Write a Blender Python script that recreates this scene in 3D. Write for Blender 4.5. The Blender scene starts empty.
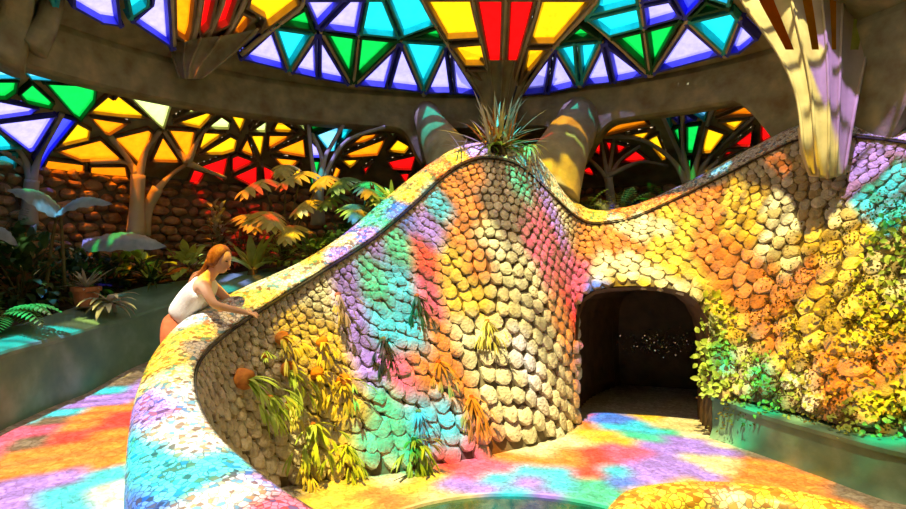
import bpy, bmesh, math, random
import numpy as np
from mathutils import Vector, Matrix, noise
random.seed(7)
S = bpy.context.scene
COL = S.collection
PI = math.pi
# ------------------------------------------------------------------ camera, sky, sun, exposure
F, CX, CY, HC = 604.0, 453.0, 254.5, 2.0
cam = bpy.data.cameras.new('camera'); cam.lens = 24.0; cam.sensor_width = 36.0; cam.clip_end = 200
co = bpy.data.objects.new('camera', cam); COL.objects.link(co)
co.location = (0, 0, HC); co.rotation_euler = (PI / 2, 0, 0)
S.camera = co
SKY = 1.3
SUN = 14.0
L = Vector((0.16, 0.31, -0.937)).normalized()          # the way the sunlight travels
wd = bpy.data.worlds.new('sky'); S.world = wd; wd.use_nodes = True
wn = wd.node_tree
bg = wn.nodes['Background']; bg.inputs[1].default_value = SKY
tc = wn.nodes.new('ShaderNodeTexCoord'); nz = wn.nodes.new('ShaderNodeTexNoise'); nz.inputs['Scale'].default_value = 3.0
cr = wn.nodes.new('ShaderNodeValToRGB')
cr.color_ramp.elements[0].position = .35; cr.color_ramp.elements[0].color = (.72, .84, 1, 1)
cr.color_ramp.elements[1].position = .6; cr.color_ramp.elements[1].color = (1, 1, 1, 1)
wn.links.new(tc.outputs['Generated'], nz.inputs['Vector']); wn.links.new(nz.outputs['Fac'], cr.inputs[0]); wn.links.new(cr.outputs[0], bg.inputs[0])
sl = bpy.data.lights.new('sun', 'SUN'); sl.energy = SUN; sl.angle = math.radians(1.8); sl.color = (1, .96, .88)
so = bpy.data.objects.new('sun', sl); COL.objects.link(so)
so.rotation_euler = L.to_track_quat('-Z', 'Y').to_euler(); so.location = (-3, -4, 14)
S.view_settings.view_transform = 'Standard'; S.view_settings.look = 'None'
S.view_settings.exposure = 0.28; S.view_settings.gamma = 1.0; S.view_settings.use_curve_mapping = False
S.cycles.max_bounces = 8; S.cycles.diffuse_bounces = 4; S.cycles.transparent_max_bounces = 16
S.cycles.caustics_reflective = False; S.cycles.caustics_refractive = False
S.cycles.sample_clamp_indirect = 6.0

# ------------------------------------------------------------------ helpers
def ray(px, py): return Vector(((px - CX) / F, 1.0, -(py - CY) / F))
def at(px, py, D): r = ray(px, py); return Vector((r.x * D, D, HC + r.z * D))
def on_z(px, py, z): return at(px, py, (z - HC) / ray(px, py).z)
def proj(p): return (CX + F * p.x / p.y, CY - F * (p.z - HC) / p.y)

def tag(o, label=None, cat=None, group=None, kind=None):
    if label: o['label'] = label
    if cat: o['category'] = cat
    if group: o['group'] = group
    if kind: o['kind'] = kind
    return o
def empty(name, loc, label=None, cat=None, group=None):
    o = bpy.data.objects.new(name, None); COL.objects.link(o); o.location = loc; o.empty_display_size = .1
    bpy_loc[o.name] = Vector(loc)
    return tag(o, label, cat, group)
bpy_loc = {}
class MB:
    def __init__(s): s.v = []; s.f = []; s.m = []; s.c = []
    def add(s, vs, fs, mi=0, col=None):
        b = len(s.v); s.v += [tuple(v) for v in vs]
        for f in fs:
            s.f.append([b + i for i in f]); s.m.append(mi); s.c.append(col)
    def build(s, name, mats, parent=None, smooth=False, kind=None, loc=None):
        me = bpy.data.meshes.new(name)
        off = Vector((0, 0, 0))
        if parent is not None: off = bpy_loc.get(parent.name, Vector((0, 0, 0)))
        elif loc is not None: off = Vector(loc)
        me.from_pydata([(x - off.x, y - off.y, z - off.z) for x, y, z in s.v], [], s.f)
        if not isinstance(mats, (list, tuple)): mats = [mats]
        for m in mats: me.materials.append(m)
        me.polygons.foreach_set('material_index', s.m)
        if smooth: me.polygons.foreach_set('use_smooth', [True] * len(s.f))
        if any(c is not None for c in s.c):
            ca = me.color_attributes.new('tint', 'BYTE_COLOR', 'CORNER')
            k = 0; d = []
            for f, c in zip(s.f, s.c):
                c = c if c is not None else .5
                if not isinstance(c, (tuple, list)): c = (c, c, c)
                d += [c[0], c[1], c[2], 1] * len(f)
            ca.data.foreach_set('color', d)
        me.update()
        o = bpy.data.objects.new(name, me); COL.objects.link(o)
        if parent is not None: o.parent = parent; bpy_loc[o.name] = off
        else: o.location = off; bpy_loc[o.name] = off
        if kind: o['kind'] = kind
        return o
def cr_interp(P, t):
    n = len(P); t = min(max(t, 0), n - 1.000001); i = int(t); u = t - i
    p0 = P[max(i - 1, 0)]; p1 = P[i]; p2 = P[min(i + 1, n - 1)]; p3 = P[min(i + 2, n - 1)]
    return .5 * (2 * p1 + (p2 - p0) * u + (2 * p0 - 5 * p1 + 4 * p2 - p3) * u * u + (3 * p1 - p0 - 3 * p2 + p3) * u ** 3)
def tube(mb, pts, rad, n=8, mi=0, sub=4, caps=True, col=None, flat=1.0):
    pts = [Vector(p) for p in pts]
    if not isinstance(rad, (list, tuple)): rad = [rad] * len(pts)
    if sub > 1 and len(pts) > 2:
        N = (len(pts) - 1) * sub
        q = [cr_interp(pts, i / sub) for i in range(N + 1)]
        rr = [np.interp(i / sub, range(len(pts)), rad) for i in range(N + 1)]
    else: q, rr = pts, rad
    vs = []; fs = []
    up = Vector((0, 0, 1)); prev = None
    for i, p in enumerate(q):
        t = (q[min(i + 1, len(q) - 1)] - q[max(i - 1, 0)]).normalized()
        if prev is None:
            a = t.cross(up)
            if a.length < .1: a = t.cross(Vector((1, 0, 0)))
        else: a = prev - t * prev.dot(t)
        a.normalize(); b = t.cross(a); prev = a
        for k in range(n):
            w = 2 * PI * k / n
            vs.append(p + (a * math.cos(w) + b * math.sin(w) * flat) * rr[i])
    for i in range(len(q) - 1):
        for k in range(n):
            fs.append([i * n + k, i * n + (k + 1) % n, (i + 1) * n + (k + 1) % n, (i + 1) * n + k])
    if caps: fs.append(list(range(n))[::-1]); fs.append([(len(q) - 1) * n + k for k in range(n)])
    mb.add(vs, fs, mi, col)
def ellipsoid(mb, c, rx, ry, rz, rot=None, nu=14, nv=9, mi=0, col=None):
    vs = []; fs = []
    for j in range(nv + 1):
        th = PI * j / nv
        for i in range(nu):
            ph = 2 * PI * i / nu
            v = Vector((rx * math.sin(th) * math.cos(ph), ry * math.sin(th) * math.sin(ph), rz * math.cos(th)))
            if rot is not None: v = rot @ v
            vs.append(Vector(c) + v)
    for j in range(nv):
        for i in range(nu):
            fs.append([j * nu + i, (j + 1) * nu + i, (j + 1) * nu + (i + 1) % nu, j * nu + (i + 1) % nu])
    mb.add(vs, fs, mi, col)

# ------------------------------------------------------------------ materials
def base_mat(name):
    m = bpy.data.materials.new(name); m.use_nodes = True
    nt = m.node_tree; return m, nt, nt.nodes['Principled BSDF']
def N(nt, t, **kw):
    n = nt.nodes.new(t)
    for k, v in kw.items(): n.inputs[k].default_value = v
    return n
def noise_mat(name, c1, c2, scale=6, rough=.8, bump=.3, bscale=40, tint=False, spec=.3, mottled=None):
    m, nt, b = base_mat(name)
    tcn = N(nt, 'ShaderNodeTexCoord')
    n1 = N(nt, 'ShaderNodeTexNoise', Scale=scale, Detail=5.0)
    nt.links.new(tcn.outputs['Object'], n1.inputs['Vector'])
    r = N(nt, 'ShaderNodeValToRGB'); r.color_ramp.elements[0].position = .3; r.color_ramp.elements[1].position = .7
    r.color_ramp.elements[0].color = (*c1, 1); r.color_ramp.elements[1].color = (*c2, 1)
    if mottled:
        e = r.color_ramp.elements.new(.5); e.color = (*mottled, 1)
    nt.links.new(n1.outputs['Fac'], r.inputs[0]); out = r.outputs[0]
    if tint:
        at_ = N(nt, 'ShaderNodeAttribute'); at_.attribute_name = 'tint'
        mx = N(nt, 'ShaderNodeMix'); mx.data_type = 'RGBA'; mx.blend_type = 'MULTIPLY'; mx.inputs[0].default_value = 1.0
        nt.links.new(out, mx.inputs[6]); nt.links.new(at_.outputs['Color'], mx.inputs[7]); out = mx.outputs[2]
    nt.links.new(out, b.inputs['Base Color'])
    b.inputs['Roughness'].default_value = rough; b.inputs['Specular IOR Level'].default_value = spec
    if bump:
        n2 = N(nt, 'ShaderNodeTexNoise', Scale=bscale, Detail=4.0); nt.links.new(tcn.outputs['Object'], n2.inputs['Vector'])
        bp = N(nt, 'ShaderNodeBump', Strength=bump, Distance=.02); nt.links.new(n2.outputs['Fac'], bp.inputs['Height'])
        nt.links.new(bp.outputs[0], b.inputs['Normal'])
    return m
def mosaic_mat(name, stops, scale=26, rough=.35, grout=(.25, .22, .18)):
    m, nt, b = base_mat(name)
    tcn = N(nt, 'ShaderNodeTexCoord')
    v = N(nt, 'ShaderNodeTexVoronoi', Scale=scale); e = N(nt, 'ShaderNodeTexVoronoi', Scale=scale); e.feature = 'DISTANCE_TO_EDGE'
    nt.links.new(tcn.outputs['Object'], v.inputs['Vector']); nt.links.new(tcn.outputs['Object'], e.inputs['Vector'])
    sx = N(nt, 'ShaderNodeSeparateColor'); nt.links.new(v.outputs['Color'], sx.inputs[0])
    r = N(nt, 'ShaderNodeValToRGB'); r.color_ramp.interpolation = 'CONSTANT'
    for i, (p, c) in enumerate(stops):
        el = r.color_ramp.elements[i] if i < 2 else r.color_ramp.elements.new(p)
        el.position = p; el.color = (*c, 1)
    nt.links.new(sx.outputs[0], r.inputs[0])
    g = N(nt, 'ShaderNodeValToRGB'); g.color_ramp.elements[0].position = .03; g.color_ramp.elements[1].position = .07
    nt.links.new(e.outputs['Distance'], g.inputs[0])
    mx = N(nt, 'ShaderNodeMix'); mx.data_type = 'RGBA'; mx.inputs[6].default_value = (*grout, 1)
    nt.links.new(g.outputs[0], mx.inputs[0]); nt.links.new(r.outputs[0], mx.inputs[7])
    nt.links.new(mx.outputs[2], b.inputs['Base Color']); b.inputs['Roughness'].default_value = rough
    bp = N(nt, 'ShaderNodeBump', Strength=.5, Distance=.01); nt.links.new(g.outputs[0], bp.inputs['Height']); nt.links.new(bp.outputs[0], b.inputs['Normal'])
    return m
def glass_mat(name, c, tl=.3):
    m = bpy.data.materials.new(name); m.use_nodes = True; nt = m.node_tree
    for n in list(nt.nodes):
        if n.type != 'OUTPUT_MATERIAL': nt.nodes.remove(n)
    out = [n for n in nt.nodes if n.type == 'OUTPUT_MATERIAL'][0]
    tcn = N(nt, 'ShaderNodeTexCoord'); nn = N(nt, 'ShaderNodeTexNoise', Scale=9.0, Detail=6.0, Roughness=.7)
    nt.links.new(tcn.outputs['Object'], nn.inputs['Vector'])
    r = N(nt, 'ShaderNodeValToRGB'); r.color_ramp.elements[0].position = .3; r.color_ramp.elements[1].position = .7
    r.color_ramp.elements[0].color = tuple(x * .78 for x in c) + (1,); r.color_ramp.elements[1].color = tuple(min(1, x * 1.12) for x in c) + (1,)
    nt.links.new(nn.outputs['Fac'], r.inputs[0])
    t = N(nt, 'ShaderNodeBsdfTransparent'); d = N(nt, 'ShaderNodeBsdfTranslucent'); mx = N(nt, 'ShaderNodeMixShader', Fac=tl)
    nt.links.new(r.outputs[0], t.inputs[0]); nt.links.new(r.outputs[0], d.inputs[0])
    nt.links.new(t.outputs[0], mx.inputs[1]); nt.links.new(d.outputs[0], mx.inputs[2]); nt.links.new(mx.outputs[0], out.inputs[0])
    return m
def leaf_mat(name, c1, c2, rough=.45):
    m = noise_mat(name, c1, c2, 9, rough, 0, tint=True, spec=.35)
    b = m.node_tree.nodes['Principled BSDF']
    nt = m.node_tree
    src = b.inputs['Base Color'].links[0].from_socket
    tl = N(nt, 'ShaderNodeBsdfTranslucent'); mx = N(nt, 'ShaderNodeMixShader', Fac=.25)
    nt.links.new(src, tl.inputs[0]); out = [n for n in nt.nodes if n.type == 'OUTPUT_MATERIAL'][0]
    nt.links.new(b.outputs[0], mx.inputs[1]); nt.links.new(tl.outputs[0], mx.inputs[2]); nt.links.new(mx.outputs[0], out.inputs[0])
    return m
M = {}
M['concrete'] = noise_mat('weathered concrete', (.2, .15, .075), (.42, .35, .18), 4, .85, .5, 14, mottled=(.26, .26, .14))
M['rib'] = noise_mat('concrete rib', (.3, .3, .28), (.42, .41, .38), 4, .7, .2, 25)
M['rib_blue'] = noise_mat('blue rib', (.03, .04, .45), (.07, .09, .7), 5, .55, .15, 25)
M['rib_cyan'] = noise_mat('turquoise rib', (.02, .3, .36), (.04, .5, .52), 5, .55, .15, 25)
M['rib_green'] = noise_mat('dark green rib', (.01, .06, .03), (.02, .12, .05), 5, .55, .15, 25)
M['vault_rib'] = noise_mat('brown concrete rib', (.16, .12, .07), (.28, .2, .11), 4, .75, .2, 25)
M['leg'] = noise_mat('olive brown concrete', (.26, .2, .1), (.46, .38, .2), 4, .8, .4, 14, mottled=(.32, .3, .17))
M['column'] = noise_mat('smooth tan concrete', (.42, .36, .22), (.6, .52, .34), 3, .65, .15, 20)
M['stone'] = noise_mat('scale stone', (.5, .45, .37), (.76, .69, .58), 14, .9, .9, 38, tint=True, mottled=(.6, .54, .44))
M['mortar'] = noise_mat('mortar', (.1, .08, .05), (.2, .165, .11), 8, .95, .4, 30)
M['rock'] = noise_mat('volcanic rock', (.24, .15, .09), (.55, .36, .2), 6, .9, .6, 22, tint=True)  # rock colour, warmed to carry the orange light of the vault glass
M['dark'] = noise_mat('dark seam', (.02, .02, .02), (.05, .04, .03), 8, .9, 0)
M['green_plaster'] = noise_mat('green plaster', (.09, .2, .15), (.22, .36, .27), 3, .6, .15, 18, mottled=(.14, .27, .18))
M['soil'] = noise_mat('soil', (.02, .015, .01), (.07, .05, .03), 14, .95, .6, 40)
M['tunnel'] = noise_mat('dark brown tunnel lining', (.06, .032, .018), (.13, .07, .035), 5, .5, .3, 20)
M['terracotta'] = noise_mat('terracotta', (.42, .16, .07), (.55, .24, .11), 8, .8, .2, 40)
M['skin'] = noise_mat('skin', (.72, .42, .28), (.78, .48, .33), 8, .5, 0)
M['hair'] = noise_mat('auburn hair', (.16, .05, .015), (.34, .13, .04), 30, .45, .4, 60)
M['shirt'] = noise_mat('white ribbed cloth', (.75, .72, .68), (.85, .82, .78), 12, .8, .3, 90)
M['pants'] = noise_mat('rust red cloth', (.42, .1, .03), (.55, .15, .05), 14, .85, .3, 80)
M['eye'] = noise_mat('dark eye', (.03, .02, .02), (.05, .03, .02), 8, .3, 0)
M['lip'] = noise_mat('lip', (.55, .2, .16), (.6, .24, .18), 8, .5, 0)
M['dry'] = noise_mat('dry brown shield frond', (.4, .13, .03), (.68, .28, .06), 10, .8, .4, 40)
M['water'] = noise_mat('dark green pool water', (.02, .06, .04), (.05, .12, .07), 5, .08, .1, 10, spec=.8)
M['kerbstone'] = noise_mat('pale kerb stone', (.5, .47, .4), (.65, .6, .5), 8, .8, .3, 30)
M['moss'] = leaf_mat('moss', (.07, .085, .012), (.22, .2, .035), .9)
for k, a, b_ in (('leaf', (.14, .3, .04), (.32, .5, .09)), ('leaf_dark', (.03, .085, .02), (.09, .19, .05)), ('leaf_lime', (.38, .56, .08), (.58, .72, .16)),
                 ('leaf_silver', (.36, .4, .28), (.6, .62, .46)), ('leaf_gold', (.6, .54, .09), (.8, .72, .2)), ('leaf_bluelit', (.3, .38, .4), (.5, .58, .6)), ('leaf_red', (.4, .03, .02), (.6, .08, .03))):  # the blue leaf tone holds the blue light falling on those leaves
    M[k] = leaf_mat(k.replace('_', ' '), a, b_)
M['stem'] = noise_mat('plant stem', (.1, .09, .03), (.2, .18, .07), 12, .8, .2, 40)
MOS = [(0, (.85, .82, .72)), (.3, (.8, .76, .6)), (.48, (.62, .62, .56)), (.58, (.75, .6, .3)), (.68, (.12, .3, .4)), (.76, (.35, .55, .5)), (.84, (.2, .14, .1)), (.92, (.5, .25, .12))]
M['mosaic'] = mosaic_mat('coping mosaic', MOS, 30)
M['mosaic_floor_kerb'] = mosaic_mat('kerb mosaic', [(0, (.85, .78, .55)), (.5, (.75, .6, .3)), (.75, (.3, .18, .1)), (.88, (.65, .3, .12))], 20)
def floor_mat():
    m, nt, b = base_mat('flagstone floor')
    tcn = N(nt, 'ShaderNodeTexCoord'); nw = N(nt, 'ShaderNodeTexNoise', Scale=5.0, Detail=3.0)
    nt.links.new(tcn.outputs['Object'], nw.inputs['Vector'])
    mxv = N(nt, 'ShaderNodeMix'); mxv.data_type = 'RGBA'; mxv.blend_type = 'LINEAR_LIGHT'; mxv.inputs[0].default_value = .05
    nt.links.new(tcn.outputs['Object'], mxv.inputs[6]); nt.links.new(nw.outputs['Color'], mxv.inputs[7])
    v = N(nt, 'ShaderNodeTexVoronoi', Scale=13.0); e = N(nt, 'ShaderNodeTexVoronoi', Scale=13.0); e.feature = 'DISTANCE_TO_EDGE'
    for q in (v, e): nt.links.new(mxv.outputs[2], q.inputs['Vector'])
    sx = N(nt, 'ShaderNodeSeparateColor'); nt.links.new(v.outputs['Color'], sx.inputs[0])
    r = N(nt, 'ShaderNodeValToRGB'); r.color_ramp.elements[0].color = (.44, .39, .31, 1); r.color_ramp.elements[1].color = (.66, .61, .52, 1)
    nt.links.new(sx.outputs[0], r.inputs[0])
    g = N(nt, 'ShaderNodeValToRGB'); g.color_ramp.elements[0].position = .0; g.color_ramp.elements[1].position = .05
    nt.links.new(e.outputs['Distance'], g.inputs[0])
    n3 = N(nt, 'ShaderNodeTexNoise', Scale=28.0, Detail=6.0); nt.links.new(tcn.outputs['Object'], n3.inputs['Vector'])
    r3 = N(nt, 'ShaderNodeValToRGB'); r3.color_ramp.elements[0].position = .3; r3.color_ramp.elements[0].color = (.6, .55, .5, 1); r3.color_ramp.elements[1].position = .6; r3.color_ramp.elements[1].color = (1, 1, 1, 1)
    nt.links.new(n3.outputs['Fac'], r3.inputs[0])
    mx = N(nt, 'ShaderNodeMix'); mx.data_type = 'RGBA'; mx.inputs[6].default_value = (.42, .35, .26, 1)
    nt.links.new(g.outputs[0], mx.inputs[0]); nt.links.new(r.outputs[0], mx.inputs[7])
    m2 = N(nt, 'ShaderNodeMix'); m2.data_type = 'RGBA'; m2.blend_type = 'MULTIPLY'; m2.inputs[0].default_value = 1
    nt.links.new(mx.outputs[2], m2.inputs[6]); nt.links.new(r3.outputs[0], m2.inputs[7])
    nt.links.new(m2.outputs[2], b.inputs['Base Color']); b.inputs['Roughness'].default_value = .75
    bp = N(nt, 'ShaderNodeBump', Strength=.3, Distance=.01); nt.links.new(g.outputs[0], bp.inputs['Height']); nt.links.new(bp.outputs[0], b.inputs['Normal'])
    return m
M['floor'] = floor_mat()
# clear coloured glass of the roof above, and the denser glass of the windows in view
ROOF_C = {'W': (1, .95, .84), 'Y': (1, .6, .02), 'P': (1, .85, .38), 'O': (1, .26, .01), 'R': (1, .03, .02), 'M': (1, .1, .24), 'V': (.4, .24, 1),
          'B': (.05, .22, 1), 'C': (.01, .7, .95), 'T': (.01, .68, .38), 'G': (.05, .7, .05), 'L': (.8, .66, .22), 'S': (.16, .12, .07)}  # S is a dim pane, set where shade is wanted below
KEYS = list(ROOF_C)
for k in KEYS: M['roof_' + k] = glass_mat('roof glass ' + k, ROOF_C[k], .12)
WIN_C = {'v': (.32, .28, .95), 'u': (.04, .05, .8), 'c': (.01, .5, .62), 'l': (.16, .6, 1), 'g': (.003, .42, .05), 'y': (.9, .42, .004), 'o': (.9, .22, .003), 'r': (.75, .003, .003), 'p': (.62, .85, .25), 't': (.01, .22, .32)}
WK = list(WIN_C)
WM = [glass_mat('window glass ' + k, WIN_C[k], .4) for k in WK]

# ------------------------------------------------------------------ wall layout: seam line S, coping edge O, foot B
ST = [  # seam px,py,D ; coping outer px,py,D ; foot: ('f',x,y) on the lower floor, or px,py,D
 ((470, 640, 2.1), (340, 690, 1.9), ('f', .3, 2.2)),
 ((400, 570, 2.4), (255, 610, 2.15), ('f', -.05, 2.55)),
 ((310, 512, 2.7), (165, 540, 2.45), ('f', -.45, 2.85)),
 ((250, 470, 3.05), (134, 490, 2.85), ('f', -.8, 3.2)),
 ((205, 425, 3.5), (133, 432, 3.45), ('f', -1.2, 3.65)),
 ((190, 385, 4.0), (140, 385, 4.1), ('f', -1.45, 4.15)),
 ((197, 355, 4.45), (156, 350, 4.65), ('f', -1.65, 4.6)),
 ((225, 328, 4.95), (187, 318, 5.05), ('f', -1.62, 4.95)),
 ((270, 299, 5.4), (240, 289, 5.55), ('f', -1.45, 5.2)),
 ((320, 268, 5.83), (300, 262, 6.0), ('f', -1.12, 5.36)),
 ((370, 236, 6.25), (345, 233, 6.4), ('f', -.83, 5.42)),
 ((410, 203, 6.63), (388, 196, 6.8), ('f', -.5, 5.54)),
 ((440, 175, 6.92), (425, 167, 7.05), ('f', -.08, 5.8)),
 ((465, 160, 7.04), (458, 147, 7.2), ('f', .21, 5.92)),
 ((490, 156, 7.04), (490, 142, 7.25), ('f', .5, 6.1)),
 ((520, 163, 7.13), (527, 148, 7.3), ('f', .83, 6.33)),
 ((545, 185, 7.3), (550, 171, 7.5), ('f', 1.17, 6.67)),
 ((570, 210, 7.5), (568, 196, 7.7), ('f', 1.46, 7.12)),
 ((580, 217, 7.58), (580, 204, 7.8), (575, 345, 7.17)),
 ((590, 221, 7.62), (590, 209, 7.85), (579, 303, 7.16)),
 ((605, 221, 7.65), (605, 210, 7.9), (598, 289, 7.12)),
 ((635, 215, 7.7), (635, 205, 7.95), (640, 286, 7.02)),
 ((680, 195, 7.6), (678, 187, 7.85), (680, 291, 6.9)),
 ((700, 185, 7.5), (698, 177, 7.75), (698, 305, 6.85)),
 ((718, 176, 7.4), (716, 167, 7.65), (710, 335, 6.8)),
 ((740, 165, 7.2), (738, 155, 7.5), (713, 392, 6.6)),
 ((765, 152, 7.0), (763, 142, 7.3), (745, 400, 6.35)),
 ((800, 137, 6.75), (797, 126, 7.05), (790, 410, 5.95)),
 ((850, 134, 6.4), (850, 114, 6.6), (850, 428, 5.35)),
 ((906, 140, 5.95), (906, 124, 6.15), (906, 438, 5.1)),
 ((970, 150, 5.4), (970, 134, 5.6), (985, 470, 4.6)),
 ((1060, 160, 4.9), (1060, 140, 5.1), (1090, 500, 4.1)),
]
SP = [at(*s[0]) for s in ST]; OP = [at(*s[1]) for s in ST]
BP = [Vector((s[2][1], s[2][2], -.02)) if s[2][0] == 'f' else at(*s[2]) for s in ST]
NS = len(ST)
def Sv(s): return cr_interp(SP, s)
def Ov(s): return cr_interp(OP, s)
def Bv(s): return cr_interp(BP, s)
def wallp(s, v):
    a = Sv(s); b = Bv(s); h = v ** 1.15
    return Vector((a.x + (b.x - a.x) * h, a.y + (b.y - a.y) * h, a.z + (b.z - a.z) * v))
def wall_frame(s, v):
    p = wallp(s, v); e = .02
    ts = (wallp(s + e, v) - wallp(s - e, v)); tv = wallp(s, min(v + e, 1)) - wallp(s, max(v - e, 0))
    if ts.length < 1e-6: ts = Vector((1, 0, 0))
    ts.normalize(); n = tv.cross(ts).normalized()
    tv = ts.cross(n) * 1.0
    tv = n.cross(ts)
    if tv.z > 0: tv = -tv
    if n.dot(Vector((0, 0, HC)) + Vector((1, 0, 0)) - p) < 0 and s > 9: n = -n
    if s <= 9 and n.x < 0 and n.y > 0: n = -n
    return p, ts, tv, n
mb = MB(); NU, NV = 260, 22
for i in range(NU + 1):
    s = (NS - 1) * i / NU
    for j in range(NV + 1): mb.v.append(tuple(wallp(s, j / NV)))
for i in range(NU):
    for j in range(NV):
        a = i * (NV + 1) + j; mb.f.append([a, a + 1, a + NV + 2, a + NV + 1]); mb.m.append(0); mb.c.append(None)
wall = mb.build('wall_center', M['mortar'], smooth=True, kind='structure')
# scale stones in rows parallel to the coping
mb = MB(); rnd = random.Random(3)
DS = 2600
ss = [(NS - 1) * i / DS for i in range(DS + 1)]
length = [(Sv(s) - Bv(s)).length for s in ss]
d = .04; row = 0; nst = 0
while d < 3.6:
    w0 = .062 + .125 * min(1, (d / 2.2)) ** .9
    acc = rnd.random() * w0; prev = None; wcur = w0
    for k, s in enumerate(ss):
        if d > length[k] - (.25 if s < 17 or s > 25 else .1) * w0: prev = None; continue
        p = wallp(s, min(d / length[k], 1))
        if prev is not None: acc += (p - prev).length
        prev = p
        rs = 1.25 if s > 19 else 1.0
        if s < 8: rs = 1.05
        if acc < wcur * rs: continue
        acc = 0; wcur = w0 * rnd.uniform(.85, 1.2)
        p, ts, tv, n = wall_frame(s, min(d / length[k], 1))
        W = wcur * rs * .52; H = w0 * rs * rnd.uniform(.56, .68); T = w0 * rnd.uniform(.26, .42)
        q = p + tv * rnd.uniform(-.1, .1) * w0; ro = rnd.uniform(-.18, .18)
        t2 = ts * math.cos(ro) + tv * math.sin(ro); b2 = tv * math.cos(ro) - ts * math.sin(ro)
        out = [(-.85, -.75), (0, -.95), (.85, -.75), (1.0, -.1), (.85, .5), (.4, .95), (-.1, 1.05), (-.55, .85), (-.95, .4), (-1.0, -.15)]
        if s > 23: out = [(-.7, -.75), (0, -.95), (.75, -.7), (1.0, -.0), (.8, .6), (.35, .92), (-.15, .98), (-.65, .75), (-.95, .2), (-.9, -.3)]
        vs = []
        J = [rnd.uniform(.88, 1.1) for _ in out]
        for (a, b_), jj in zip(out, J): vs.append(q + t2 * a * W * jj + b2 * b_ * H * jj - n * .012)
        for (a, b_), jj in zip(out, J): vs.append(q + t2 * a * W * jj * .9 + b2 * b_ * H * jj * .9 + n * T * (.55 + .4 * b_))
        for (a, b_), jj in zip(out, J): vs.append(q + t2 * a * W * .55 + b2 * (b_ * .55 + .03) * H + n * T * (.85 + .3 * b_ * .6 + rnd.uniform(-.08, .08)))
        vs.append(q + n * T * .95)
        K = len(out); fs = []
        for i in range(K):
            i2 = (i + 1) % K
            fs += [[i, i2, K + i2, K + i], [K + i, K + i2, 2 * K + i2, 2 * K + i], [2 * K + i, 2 * K + i2, 3 * K]]
        g = rnd.uniform(.72, 1.08); c = (g * rnd.uniform(.95, 1.04), g, g * rnd.uniform(.88, 1.02))
        if s > 24 and rnd.random() < .35: c = (g * .75, g * .66, g * .42)
        mb.add(vs, fs, 0, c); nst += 1
    d += w0 * 1.02; row += 1
mb.build('scale_stones', M['stone'], wall, smooth=False)
print('stones', nst)
# mosaic coping
def prof(s, t):
    a = Sv(s) + Vector((0, 0, .01)); c = Ov(s); k = (a + c) / 2 + Vector((0, 0, .09)) + (a - c).normalized() * .02
    return a * (1 - t) ** 2 + k * 2 * t * (1 - t) + c * t * t
def floor_up(x, y): return .58 - .1 * max(0, 5 - y) + .16 * max(0, y - 6.2)
mb = MB(); NP = 9
rows = []
for i in range(NU + 1):
    s = (NS - 1) * i / NU; r = []
    n = (Ov(s) - Sv(s)); n.z = 0; n.normalize()
    r.append(Sv(s) - n * .0 - Vector((0, 0, .03)))
    r.append(Sv(s) - n * .035 - Vector((0, 0, .005)))
    for j in range(NP + 1): r.append(prof(s, j / NP))
    o = Ov(s)
    r.append(o + n * .03 - Vector((0, 0, .06)))
    zf = min(floor_up(o.x, o.y) - .02, o.z - .3) if s < 17 else o.z - .9
    r.append(Vector((o.x + n.x * .05, o.y + n.y * .05, zf)))
    rows.append(r)
for r in rows: mb.v += [tuple(p) for p in r]
W_ = len(rows[0])
for i in range(NU):
    for j in range(W_ - 1):
        a = i * W_ + j; mb.f.append([a, a + W_, a + W_ + 1, a + 1]); mb.m.append(0); mb.c.append(None)
coping = mb.build('trim_1', M['mosaic'], smooth=True, kind='structure')
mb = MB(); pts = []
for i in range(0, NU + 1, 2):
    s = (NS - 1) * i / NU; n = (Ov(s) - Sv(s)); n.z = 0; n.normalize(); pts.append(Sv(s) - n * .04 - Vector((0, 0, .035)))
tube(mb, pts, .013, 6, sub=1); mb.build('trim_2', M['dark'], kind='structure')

# tunnel lining
OUT = [(578, 425), (575, 385), (574, 345), (576, 315), (581, 299), (592, 291), (606, 288), (640, 286), (668, 288), (684, 292), (697, 303), (706, 320), (711, 345), (713, 392), (712, 434)]
def od(px): return 7.18 - (px - 578) * .0031
mb = MB(); NT = 44; n = len(OUT)
for k in range(NT + 1):
    u = k / NT; g = 1 - .05 * (k % 2)
    c = at(645, 360, od(645))
    for (x, y) in OUT:
        p = at(x, y, od(x) + .02)
        if p.z < .02: p.z = -.02
        q = c + (p - c) * g
        if k % 2 == 0: q = p
        q.z = max(q.z, -.02) if y < 420 else -.02
        mb.v.append((q.x + .15 + 1.9 * u * u - .15 * (1 - u), q.y + 3.0 * u - .05, q.z * (1 - .1 * u)))
for k in range(NT):
    for i in range(n - 1):
        a = k * n + i; mb.f.append([a, a + 1, a + n + 1, a + n]); mb.m.append(0); mb.c.append(None)
mb.f.append([NT * n + i for i in range(n)]); mb.m.append(0); mb.c.append(None)
tun = mb.build('wall_tunnel', M['tunnel'], kind='structure')
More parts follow.
